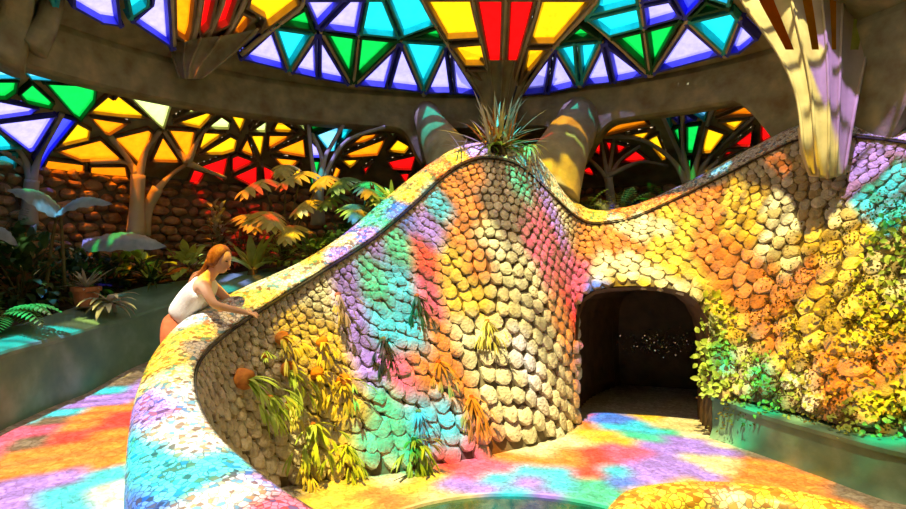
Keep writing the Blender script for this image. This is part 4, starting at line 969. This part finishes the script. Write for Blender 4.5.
bush('low_shrub', 'dark low shrub under the blue-lit monstera', at(345, 248, 8.05), .4, .3, 120, .14, 'leaf_dark')
bush('low_shrub', 'small shrub between the bird-nest fern and the yellow monstera', at(283, 262, 8.2), .32, .3, 90, .15, 'leaf_lime')
bush('low_shrub', 'shrub with red leaves behind the bird-nest fern', at(242, 262, 8.7), .25, .75, 90, .14, 'leaf_red')
rosette('bromeliad', 'pale yellow-green bromeliad at the top of the climbing coping, left of the peak', 'plant', at(392, 205, 7.6), 30, .42, .055, 'leaf_lime', .7)
rosette('flowering_bromeliad', 'small orange-flowered bromeliad between the blue monstera and the coping', 'plant', at(375, 205, 7.9), 16, .3, .05, 'leaf_red', .4)
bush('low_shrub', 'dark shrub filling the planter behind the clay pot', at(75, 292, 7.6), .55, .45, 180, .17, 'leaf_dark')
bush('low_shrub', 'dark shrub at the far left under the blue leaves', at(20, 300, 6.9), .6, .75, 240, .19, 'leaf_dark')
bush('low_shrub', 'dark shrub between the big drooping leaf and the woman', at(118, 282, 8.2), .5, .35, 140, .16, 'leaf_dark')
bush('broadleaf_plant', 'green-lit broad leaves right of the clay pot behind the ledge', at(140, 272, 8.0), .22, .25, 26, .24, 'leaf_lime')
fern('tree_fern', 'green feathery fern spilling over the planter ledge at the left edge', at(2, 318, 5.6), 14, .5, 'leaf', (.2, 1.1), 1.4)
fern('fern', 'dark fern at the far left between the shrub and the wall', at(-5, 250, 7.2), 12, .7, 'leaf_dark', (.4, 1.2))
def big_leaf(label, base, tip, w, mat, stalk_from, rise=.04):
    rt = empty('elephant_ear_leaf', stalk_from, label, 'leaf'); mb = MB(); base = Vector(base); tip = Vector(tip)
    ax = tip - base; ln = ax.length; ax.normalize(); sd = ax.cross(Vector((0, -.5, 1))).normalized(); up = sd.cross(ax); vs = []; nu, nv = 16, 10
    for i in range(nu + 1):
        u = i / nu; ww = w * (math.sin(PI * u ** .7) ** .75 if 0 < u < 1 else .04)
        for j in range(nv + 1):
            v = j / nv * 2 - 1
            vs.append(base + ax * ln * (u - .12 * abs(v) * (1 - u)) + sd * v * ww * .5 * (1 + .06 * math.sin(u * 40)) + up * (rise * math.sin(PI * u) * 3 - .25 * ww * v * v + .012 * math.cos(v * 14 + u * 30)))
    mb.add(vs, [[i * (nv + 1) + j, (i + 1) * (nv + 1) + j, (i + 1) * (nv + 1) + j + 1, i * (nv + 1) + j + 1] for i in range(nu) for j in range(nv)], 0, 1.0)
    mb.build('blade', M[mat], rt, smooth=True)
    st = MB(); tube(st, [stalk_from, Vector(stalk_from).lerp(base, .6) + Vector((0, 0, .1)), base], [.022, .018, .012], 7); st.build('stalk', M['stem'], rt, smooth=True)
big_leaf('left one of the two pale blue-lit fan leaves above the dark shrub', at(58, 212, 6.9), at(8, 190, 6.7), .34, 'leaf_bluelit', at(45, 295, 7.0))
big_leaf('right one of the two pale blue-lit fan leaves above the dark shrub', at(60, 212, 6.9), at(112, 204, 6.9), .3, 'leaf_bluelit', at(65, 292, 7.1))
big_leaf('wide drooping grey-blue leaf in front of the orange trunk', at(92, 240, 7.7), at(166, 247, 7.5), .5, 'leaf_bluelit', at(105, 282, 7.9))
big_leaf('narrow blue-lit leaf at the left picture edge below the fan leaves', at(-18, 232, 6.5), at(18, 246, 6.4), .2, 'leaf_bluelit', at(-5, 290, 6.7))
# behind the right coping
fern('fern', 'green fern behind the coping right of the peak', at(583, 217, 8.2), 14, .5, 'leaf_lime', (.4, 1.2))
fern('fern', 'yellow-green upright fern in the middle of the dip in the coping', at(620, 218, 8.4), 14, .55, 'leaf_gold', (.6, 1.3))
bush('pale_shrub', 'pale round shrub between the two ferns behind the coping', at(602, 221, 8.15), .32, .2, 110, .13, 'leaf_silver')
fern('fern', 'dark green fern by the foot of the teal column', at(664, 206, 8.6), 12, .5, 'leaf', (.4, 1.2))
fern('fern', 'small fern right of the slim dark column', at(642, 212, 8.8), 10, .4, 'leaf_dark', (.4, 1.2))
mb = MB(); ellipsoid(mb, at(640, 212, 8.25), .22, .18, .14)
for k in range(len(mb.v)): v = Vector(mb.v[k]); v += v.normalized() * .05 * noise.noise(v * 6); mb.v[k] = tuple(v)
tag(mb.build('boulder', M['rock'], smooth=False, loc=at(640, 215, 8.25)), 'grey-blue boulder in the bed behind the dip of the coping', 'rock')
# the plant on the peak
pk = at(497, 148, 7.16); rt = empty('air_plant_cluster', pk, 'large spiky silvery cluster of air plants growing on the peak of the wall', 'plant')
for nm, n, ln, w, mat, el, dr in (('silver_leaves', 60, .62, .032, 'leaf_silver', (.3, 1.45), .3), ('green_leaves', 36, .36, .04, 'leaf', (-.1, .9), .9), ('bronze_leaves', 26, .46, .03, 'dry', (.5, 1.4), .2)):
    mb = MB()
    for i in range(n): leaf(mb, pk + Vector((random.uniform(-.14, .16), random.uniform(-.06, .08), random.uniform(-.04, .04))), rdir(random.uniform(*el), i * 2.4), ln * random.uniform(.6, 1.15), w, dr, shape='strap', seg=6)
    mb.build(nm, M[mat], rt, smooth=True)
mb = MB(); tube(mb, [pk - Vector((0, 0, .08)), pk + Vector((.02, 0, .12))], [.13, .07], 9); mb.build('root_ball', M['soil'], rt)
st = MB(); tube(st, [pk, at(510, 108, 7.1), at(517, 86, 7.0)], [.012, .01, .012], 6); st.build('flower_spike', M['leaf_lime'], rt)
rosette('trailing_air_plant', 'yellow-green plant trailing down the coping just right of the peak', 'plant', at(527, 147, 7.25), 26, .34, .035, 'leaf_gold', 1.8, 'strap', (-.2, .8))
rosette('trailing_air_plant', 'sparse grey plant on the coping just left of the peak', 'plant', at(462, 152, 7.2), 12, .34, .022, 'leaf_silver', .6, 'strap', (0, 1.1))

# staghorn ferns and tufts on the stone wall
def wall_at(px, py):
    best = min(((q[0] - px) ** 2 + (q[1] - py) ** 2, q[2].y, k) for k, q in enumerate(grid) if q[2].y > 0)
    k = best[2]; s = (NS - 1) * (k // (NV + 1)) / NU; v = (k % (NV + 1)) / NV
    return wall_frame(s, v)
def staghorn(label, px, py, size, mat, shield=True, lean=(0, 0, 0), n=14, droop=1.4):
    p, ts, tv, nr = wall_at(px, py); base = p + nr * .07
    rt = empty('staghorn_fern' if shield else 'wall_tuft', base, label, 'fern' if shield else 'plant')
    if shield:
        sh = MB(); R3 = Matrix((ts, tv, nr)).transposed()
        ellipsoid(sh, p + nr * .06, size * .2, size * .18, size * .16, R3, 12, 8)
        for k in range(len(sh.v)): v = Vector(sh.v[k]); sh.v[k] = tuple(v + nr * .03 * noise.noise(v * 14) + tv * .02 * noise.noise(v * 11))
        sh.build('shield_frond', M['dry'], rt, smooth=True)
    mb = MB()
    for i in range(n):
        d = (nr * random.uniform(.4, 1.1) + ts * random.uniform(-.9, .9) + tv * random.uniform(-.7, .7) + Vector(lean)).normalized()
        l_ = size * random.uniform(.6, 1.1); e = leaf(mb, base, d, l_ * .6, size * .085, droop * .5, seg=5, shape='strap', fold=.05)
        for f in range(3):
            d2 = (d + Vector((random.uniform(-.5, .5), random.uniform(-.3, .3), -droop * .45 + random.uniform(-.25, .25)))).normalized()
            leaf(mb, e - d * size * .03, d2, l_ * .45, size * .06, droop * .6, seg=4, shape='lance', fold=.05)
    mb.build('forked_fronds' if shield else 'blades', M[mat], rt, smooth=True); 
    if not shield:
        c = MB(); tube(c, [p, base + nr * .02], [.03, .02], 6); c.build('crown', M['dry'], rt)
random.seed(5)
for a in (
 ('staghorn fern with an orange-brown shield highest on the shaded left wall, lowest-left of the group', 240, 380, .5, 'leaf_lime', True, (.9, 0, -.2), 16),
 ('staghorn fern with brown shield near the top of the shaded wall under the coping', 278, 336, .34, 'leaf_gold', True, (.5, 0, -.2), 13),
 ('staghorn fern with a round orange shield right of the topmost one', 318, 345, .3, 'leaf_gold', True, (.3, 0, -.4), 11),
 ('staghorn fern in the middle of the shaded wall with bright lime fronds', 284, 368, .38, 'leaf_lime', True, (.5, 0, -.3), 14),
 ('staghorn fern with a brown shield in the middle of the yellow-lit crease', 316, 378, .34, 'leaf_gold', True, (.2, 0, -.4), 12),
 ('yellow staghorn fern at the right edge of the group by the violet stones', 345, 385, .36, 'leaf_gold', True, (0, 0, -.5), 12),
 ('pale green hanging staghorn fern low in the crease', 312, 425, .42, 'leaf_lime', False, (0, 0, -.6), 16),
 ('small yellow staghorn fern below the large lime one', 290, 405, .26, 'leaf_gold', True, (.3, 0, -.4), 9),
 ('yellow tuft just above the floor at the foot of the crease', 345, 450, .34, 'leaf_lime', False, (0, 0, -.4), 14),
 ('yellow tuft on the lower left wall next to the floor corner', 300, 455, .3, 'leaf_gold', False, (.2, 0, -.3), 12),
 ('dry golden tuft high on the crease beside the pale stones', 335, 300, .3, 'leaf_gold', False, (0, 0, -.6), 12),
 ('dark olive hanging tuft between the violet and blue stones', 378, 338, .34, 'leaf_dark', False, (0, 0, -.8), 13),
 ('dark hanging tuft on the blue stones high on the cone', 416, 300, .34, 'leaf_dark', False, (0, 0, -.8), 13),
 ('pale yellow tuft in the upper middle of the cone', 484, 318, .32, 'leaf_gold', False, (0, 0, -.7), 14),
 ('yellow hanging tuft left of the middle of the cone', 434, 362, .34, 'leaf_gold', False, (0, 0, -.8), 13),
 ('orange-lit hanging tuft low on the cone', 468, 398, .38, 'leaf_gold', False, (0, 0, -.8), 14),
 ('blue-lit tuft low on the cone above the grassy clump', 412, 408, .3, 'leaf_bluelit', False, (0, 0, -.8), 12),
 ('bushy green grass clump where the cone meets the floor', 408, 448, .38, 'leaf', False, (0, -.3, -.1), 30),
 ('gold tuft right below the shaded wall\'s middle fern', 268, 400, .3, 'leaf_lime', False, (.4, 0, -.4), 12),
 ('small lime tuft with upright blades left of the middle fern', 262, 352, .2, 'leaf_lime', False, (.2, 0, .8), 8),
): staghorn(*a)
# foliage on the right wall
def creeper(label, spots, n, lf, mat, name='creeping_vine'):
    p0 = wall_at(*spots[0][:2]); rt = empty(name, p0[0], label, 'plant'); mb = MB(); st = MB(); pts = []
    for (px, py, r) in spots:
        p, ts, tv, nr = wall_at(px, py); pts.append(p + nr * .05)
        for i in range(n):
            a = random.uniform(0, 2 * PI); k = r * math.sqrt(random.random())
            q = p + ts * math.cos(a) * k + tv * math.sin(a) * k + nr * random.uniform(.03, .12)
            d = nr * random.uniform(.2, .8) + ts * random.uniform(-.8, .8) + tv * random.uniform(-.3, .9)
            leaf(mb, q, d, lf * random.uniform(.6, 1.3), lf * random.uniform(.5, .75), .6, seg=4, shape='ovate', up=nr)
    tube(st, pts if len(pts) > 1 else [pts[0], pts[0] + Vector((0, 0, .2))], .008, 5); mb.build('leaves', M[mat], rt, smooth=True); st.build('stem', M['stem'], rt)
for a in (
 ('leafy green vine hanging beside the right edge of the tunnel mouth', [(712, 312, .2), (716, 335, .2), (714, 358, .18), (716, 382, .15)], 34, .085, 'leaf_lime'),
 ('pale broad-leaved vine tip reaching into the tunnel mouth', [(703, 326, .1), (697, 330, .07)], 16, .1, 'leaf_silver'),
 ('yellow-green vine on the wall right of the tunnel above the bench', [(735, 345, .3), (745, 370, .3), (730, 385, .2)], 34, .06, 'leaf_lime'),
 ('lime foliage spreading low on the wall above the middle of the bench', [(765, 385, .3), (785, 398, .28), (775, 360, .25)], 34, .055, 'leaf_lime'),
 ('golden foliage in the middle of the mossy right wall', [(800, 340, .3), (815, 360, .3), (790, 320, .25)], 22, .055, 'leaf_gold'),
 ('lush green foliage in the lower right corner above the bench', [(885, 410, .3), (860, 415, .26), (900, 395, .3)], 60, .055, 'leaf_lime'),
 ('green foliage climbing the right picture edge', [(890, 270, .3), (900, 300, .3), (880, 320, .28)], 34, .065, 'leaf_lime'),
 ('golden foliage right of centre on the mossy wall', [(850, 320, .3), (838, 345, .25), (862, 345, .25)], 22, .055, 'leaf_gold'),
 ('reddish brown foliage low on the wall toward the right edge', [(845, 385, .3), (870, 372, .28), (825, 390, .2)], 26, .055, 'leaf_gold'),
 ('thin green vine high on the wall near the right edge', [(900, 235, .2), (893, 250, .2)], 26, .08, 'leaf'),
): creeper(*a)
mb = MB(); rnd = random.Random(9)
for _ in range(6500):
    px = rnd.uniform(700, 930); py = rnd.uniform(190, 425)
    if py < 330 - (px - 700) * .75 + rnd.uniform(-40, 60): continue
    if noise.noise(Vector((px * .03, py * .03, 3))) < -.05: continue
    s_ = None
    mb_p = (px, py); 
    v0 = rnd.random()
    mb.v.append((px, py, v0))
mpts = mb.v; mb = MB()
G = np.array([(q[0], q[1]) for q in grid]); Gv = np.array([q[2].y > 0 for q in grid])
fr = {}
for px, py, v0 in mpts:
    k = int(np.argmin((G[:, 0] - px) ** 2 + (G[:, 1] - py) ** 2))
    if k not in fr: fr[k] = wall_frame((NS - 1) * (k // (NV + 1)) / NU, (k % (NV + 1)) / NV)
    p, ts, tv, nr = fr[k]; D = p.y
    q = at(px, py, D) ; q = q - nr * (q - p).dot(nr) + nr * rnd.uniform(.02, .075) + ts * rnd.gauss(0, .04) + tv * rnd.gauss(0, .04)
    leaf(mb, q, nr + ts * rnd.uniform(-1, 1) + tv * rnd.uniform(-.6, 1),   .032 * rnd.uniform(.5, 1.3), .022, .5, seg=2, shape='ovate', up=nr, col=(rnd.uniform(.6, 1.2), rnd.uniform(.5, 1.1), .6))
tag(mb.build('moss', M['moss'], kind='stuff', loc=wall_at(820, 350)[0]), 'patchy yellow-green moss growing over the stones of the right wall', 'moss')

# potted plant on the left ledge
pb = at(86, 306, 6.75); pot = empty('potted_plant', pb, 'small terracotta pot holding a spiky grey plant on the planter ledge', 'pot')
mb = MB(); prf = [(.0, 0), (.105, 0), (.135, .17), (.155, .17), (.155, .215), (.13, .215), (.12, .16), (0, .16)]; n = 24
vs = [pb + Vector((r * math.cos(2 * PI * i / n), r * math.sin(2 * PI * i / n), z)) for i in range(n) for r, z in prf]
mb.add(vs, [[i * 8 + k, ((i + 1) % n) * 8 + k, ((i + 1) % n) * 8 + k + 1, i * 8 + k + 1] for i in range(n) for k in range(7)]); mb.build('clay_pot', M['terracotta'], pot)
mb = MB(); top = pb + Vector((0, 0, .19))
for i in range(26): leaf(mb, top, rdir(random.uniform(.3, 1.3), i * 2.4), random.uniform(.16, .3), .04, .5, shape='strap')
leaf(mb, top, (.7, -.1, .6), .45, .04, .2, shape='strap'); mb.build('leaves', M['leaf_silver'], pot, smooth=True)
rosette('sprawling_bromeliad', 'pale striped bromeliad sprawling on the ledge right of the clay pot', 'plant', at(108, 304, 6.7), 22, .36, .075, 'leaf_silver', 1.3, 'strap', (.1, 1.1))

# ------------------------------------------------------------------ the woman leaning on the coping
wb = at(176, 330, 5.2); wz = floor_up(wb.x, wb.y)
wm = empty('person', (wb.x - .12, wb.y, wz), 'woman in a white sleeveless top and rust trousers leaning on the mosaic coping', 'person')
def skin(name, J, E, mat, root=0, sub=2):
    me = bpy.data.meshes.new(name); off = bpy_loc[wm.name]
    me.from_pydata([tuple(Vector(j[0]) - off) for j in J], E, []); o = bpy.data.objects.new(name, me); COL.objects.link(o); o.parent = wm; bpy_loc[o.name] = off
    me.materials.append(M[mat])
    bpy.context.view_layer.objects.active = o; o.select_set(True)
    o.modifiers.new('skin', 'SKIN').use_smooth_shade = True
    for i, j in enumerate(J):
        r = j[1]; me.skin_vertices[0].data[i].radius = (r, r) if not isinstance(r, tuple) else r; me.skin_vertices[0].data[i].use_root = i == root
    if sub: o.modifiers.new('sub', 'SUBSURF').levels = sub; o.modifiers['sub'].render_levels = sub
    return o
pel = at(176, 324, 5.2); wst = at(186, 309, 5.19); che = at(200, 290, 5.17); nkb = at(209, 277, 5.16); nkt = at(215, 270, 5.15); hd = at(221, 260, 5.14)
shN = at(203, 285, 5.0); shF = at(212, 284, 5.33); elN = at(214, 305, 4.9); elF = at(231, 303, 5.36); wrN = at(240, 311, 4.98); wrF = at(246, 309, 5.26)
hipN = pel + Vector((.0, -.1, -.04)); hipF = pel + Vector((.0, .1, -.04))
def dn(p, x, y, z): return Vector((p.x + x, p.y + y, z))
knN = dn(hipN, .02, -.01, wz + .47); knF = dn(hipF, .0, .02, wz + .47); anN = dn(hipN, -.12, 0, wz + .09); anF = dn(hipF, -.14, .02, wz + .09)
toN = dn(anN, .14, -.02, wz + .03); toF = dn(anF, .14, .02, wz + .03)
J = [(pel, .07), (wst, .078), (che, .11), (nkb, .06), (nkt, .05), (hd, .075), (shN, .05), (elN, .038), (wrN, .026), (shF, .05), (elF, .038), (wrF, .026),
     (hipN, .06), (knN, .058), (anN, .04), (toN, .032), (hipF, .06), (knF, .058), (anF, .04), (toF, .032)]
E = [(0, 1), (1, 2), (2, 3), (3, 4), (4, 5), (2, 6), (6, 7), (7, 8), (2, 9), (9, 10), (10, 11), (0, 12), (12, 13), (13, 14), (14, 15), (0, 16), (16, 17), (17, 18), (18, 19)]
def hand(wr, el, side):
    d = (wr - el).normalized(); s = d.cross(Vector((0, 0, 1))).normalized() * side; k0 = len(J)
    wi = 8 if side > 0 else 11
    palm = wr + d * .05 + Vector((0, 0, -.004)); J.append((palm, (.034, .018))); E.append((wi, k0))
    for i, (off, l_) in enumerate(((-.027, .062), (-.009, .072), (.009, .068), (.026, .052))):
        a = palm + d * .035 + s * off; b = a + d * l_ * .5 + Vector((0, 0, -.004)); c = b + d * l_ * .4 + Vector((0, 0, -.022)); k = len(J)
        J.extend([(a, .0095), (b, .0085), (c, .0075)]); E.extend([(k0, k), (k, k + 1), (k + 1, k + 2)])
    k = len(J); a = wr + d * .03 - s * .035; b = a + d * .035 - s * .012; J.extend([(a, .011), (b, .009)]); E.extend([(k0, k), (k, k + 1)])
hand(wrN, elN, 1); hand(wrF, elF, -1)
body0 = skin('body', J, E, 'skin')
# face side: she looks right and slightly down
fd = Vector((.88, -.30, -.22)).normalized(); fs_ = fd.cross(Vector((0, 0, 1))).normalized(); fu = fs_.cross(fd)
R3 = Matrix((fd, fs_, fu)).transposed(); hc = hd + Vector((.0, 0, .0))
mb = MB(); ellipsoid(mb, hc, .092, .073, .113, R3, 20, 14)
for k in range(len(mb.v)):
    v = R3.transposed() @ (Vector(mb.v[k]) - hc)
    if v.x > .03:
        v.x += .022 * math.exp(-((v.y / .013) ** 2 + ((v.z + .02) / .022) ** 2)) + .008 * math.exp(-((v.y / .025) ** 2 + ((v.z + .055) / .012) ** 2)) + .012 * math.exp(-((v.y / .03) ** 2 + ((v.z + .1) / .022) ** 2))
        for sg in (-1, 1): v.x -= .008 * math.exp(-(((v.y - sg * .03) / .014) ** 2 + ((v.z - .008) / .012) ** 2))
    if v.z < -.04: v.y *= .86
    mb.v[k] = tuple(hc + R3 @ v)
for sg in (-1, 1): ellipsoid(mb, hc + R3 @ Vector((-.005, sg * .077, -.01)), .022, .009, .032, R3, 8, 6)
dg = bpy.context.evaluated_depsgraph_get(); dg.update(); ev = body0.evaluated_get(dg); em = ev.to_mesh()
off = bpy_loc[wm.name]
mb.add([v.co + off for v in em.vertices], [list(p.vertices) for p in em.polygons]); ev.to_mesh_clear(); bpy.data.objects.remove(body0)
body = mb.build('body', M['skin'], wm, smooth=True); rm = body.modifiers.new('weld', 'REMESH'); rm.mode = 'VOXEL'; rm.voxel_size = .0065; rm.use_smooth_shade = True
for sg in (-1, 1):
    mb = MB(); ellipsoid(mb, hc + R3 @ Vector((.083, sg * .03, .008)), .008, .013, .006, R3, 8, 6); mb.build('eye', M['eye'], wm)
mb = MB(); ellipsoid(mb, hc + R3 @ Vector((.094, 0, -.056)), .008, .022, .007, R3, 8, 6); mb.build('mouth', M['lip'], wm)
mb = MB()
hv = []
nu, nv = 24, 14
for j in range(nv + 1):
    th = PI * j / nv
    for i in range(nu):
        ph = 2 * PI * i / nu
        v = Vector((.114 * math.sin(th) * math.cos(ph), .092 * math.sin(th) * math.sin(ph), .132 * math.cos(th)))
        v.x -= .016
        lim = .052 - .35 * max(0, .055 - v.z) if v.z < .085 else .2
        if v.x > max(lim, -.005): v.x = max(lim, -.005)
        if v.z < -.03: v.x -= .02; 
        if v.z < -.08: v.y *= .6
        v += Vector((0, 0, 1)) * .006 * noise.noise(Vector((v.x * 10, v.y * 60, v.z * 10)))
        hv.append(hc + R3 @ v)
mb.add(hv, [[j * nu + i, (j + 1) * nu + i, (j + 1) * nu + (i + 1) % nu, j * nu + (i + 1) % nu] for j in range(nv) for i in range(nu)])
for k in range(9):
    a = hc + R3 @ Vector((-.09, -.05 + .0125 * k, -.02)); b = hc + R3 @ Vector((-.125, -.05 + .011 * k, -.12)); c = che + Vector((-.07 + random.uniform(-.02, .02), -.06 + .013 * k, .085 + random.uniform(-.03, .02)))
    tube(mb, [a, b, b.lerp(c, .6) + Vector((-.02, 0, .01)), c], [.02, .024, .018, .005], 6)
mb.build('hair', M['hair'], wm, smooth=True)
# clothes follow the body
skin('top', [(at(177.5, 321, 5.2), .138), (wst, .134), (at(194, 298, 5.18), .14), (che, .142), (at(206, 281, 5.165), .09), (shN.lerp(che, .25), .085), (shF.lerp(che, .25), .085)], [(0, 1), (1, 2), (2, 3), (3, 4), (3, 5), (3, 6)], 'shirt')
skin('trousers', [(pel, .15), (at(181, 317, 5.195), .13), (hipN, .105), (knN, .075), (dn(anN, 0, 0, wz + .14), .062), (hipF, .105), (knF, .075), (dn(anF, 0, 0, wz + .14), .062)], [(0, 1), (0, 2), (2, 3), (3, 4), (0, 5), (5, 6), (6, 7)], 'pants')

GROUPS = {'staghorn_fern': 'staghorn ferns on the stone wall', 'wall_tuft': 'hanging tufts on the stone wall', 'low_shrub': 'low shrubs in the left planter', 'fern': 'ferns around the edges', 'creeping_vine': 'vines on the right wall', 'branching_column': 'branching columns under the outer glass',
          'funnel_column': 'funnel columns of the dome', 'flared_leg': 'flared legs under the ring beam', 'monstera': 'monsteras in the left planter', 'elephant_ear_leaf': 'large pale leaves at the left', 'trailing_air_plant': 'air plants on the coping', 'broadleaf_plant': 'broad-leaved plants in the left planter'}
for o in S.objects:
    if o.parent is None and o.name.split('.')[0] in GROUPS and o.get('label'): o['group'] = GROUPS[o.name.split('.')[0]]
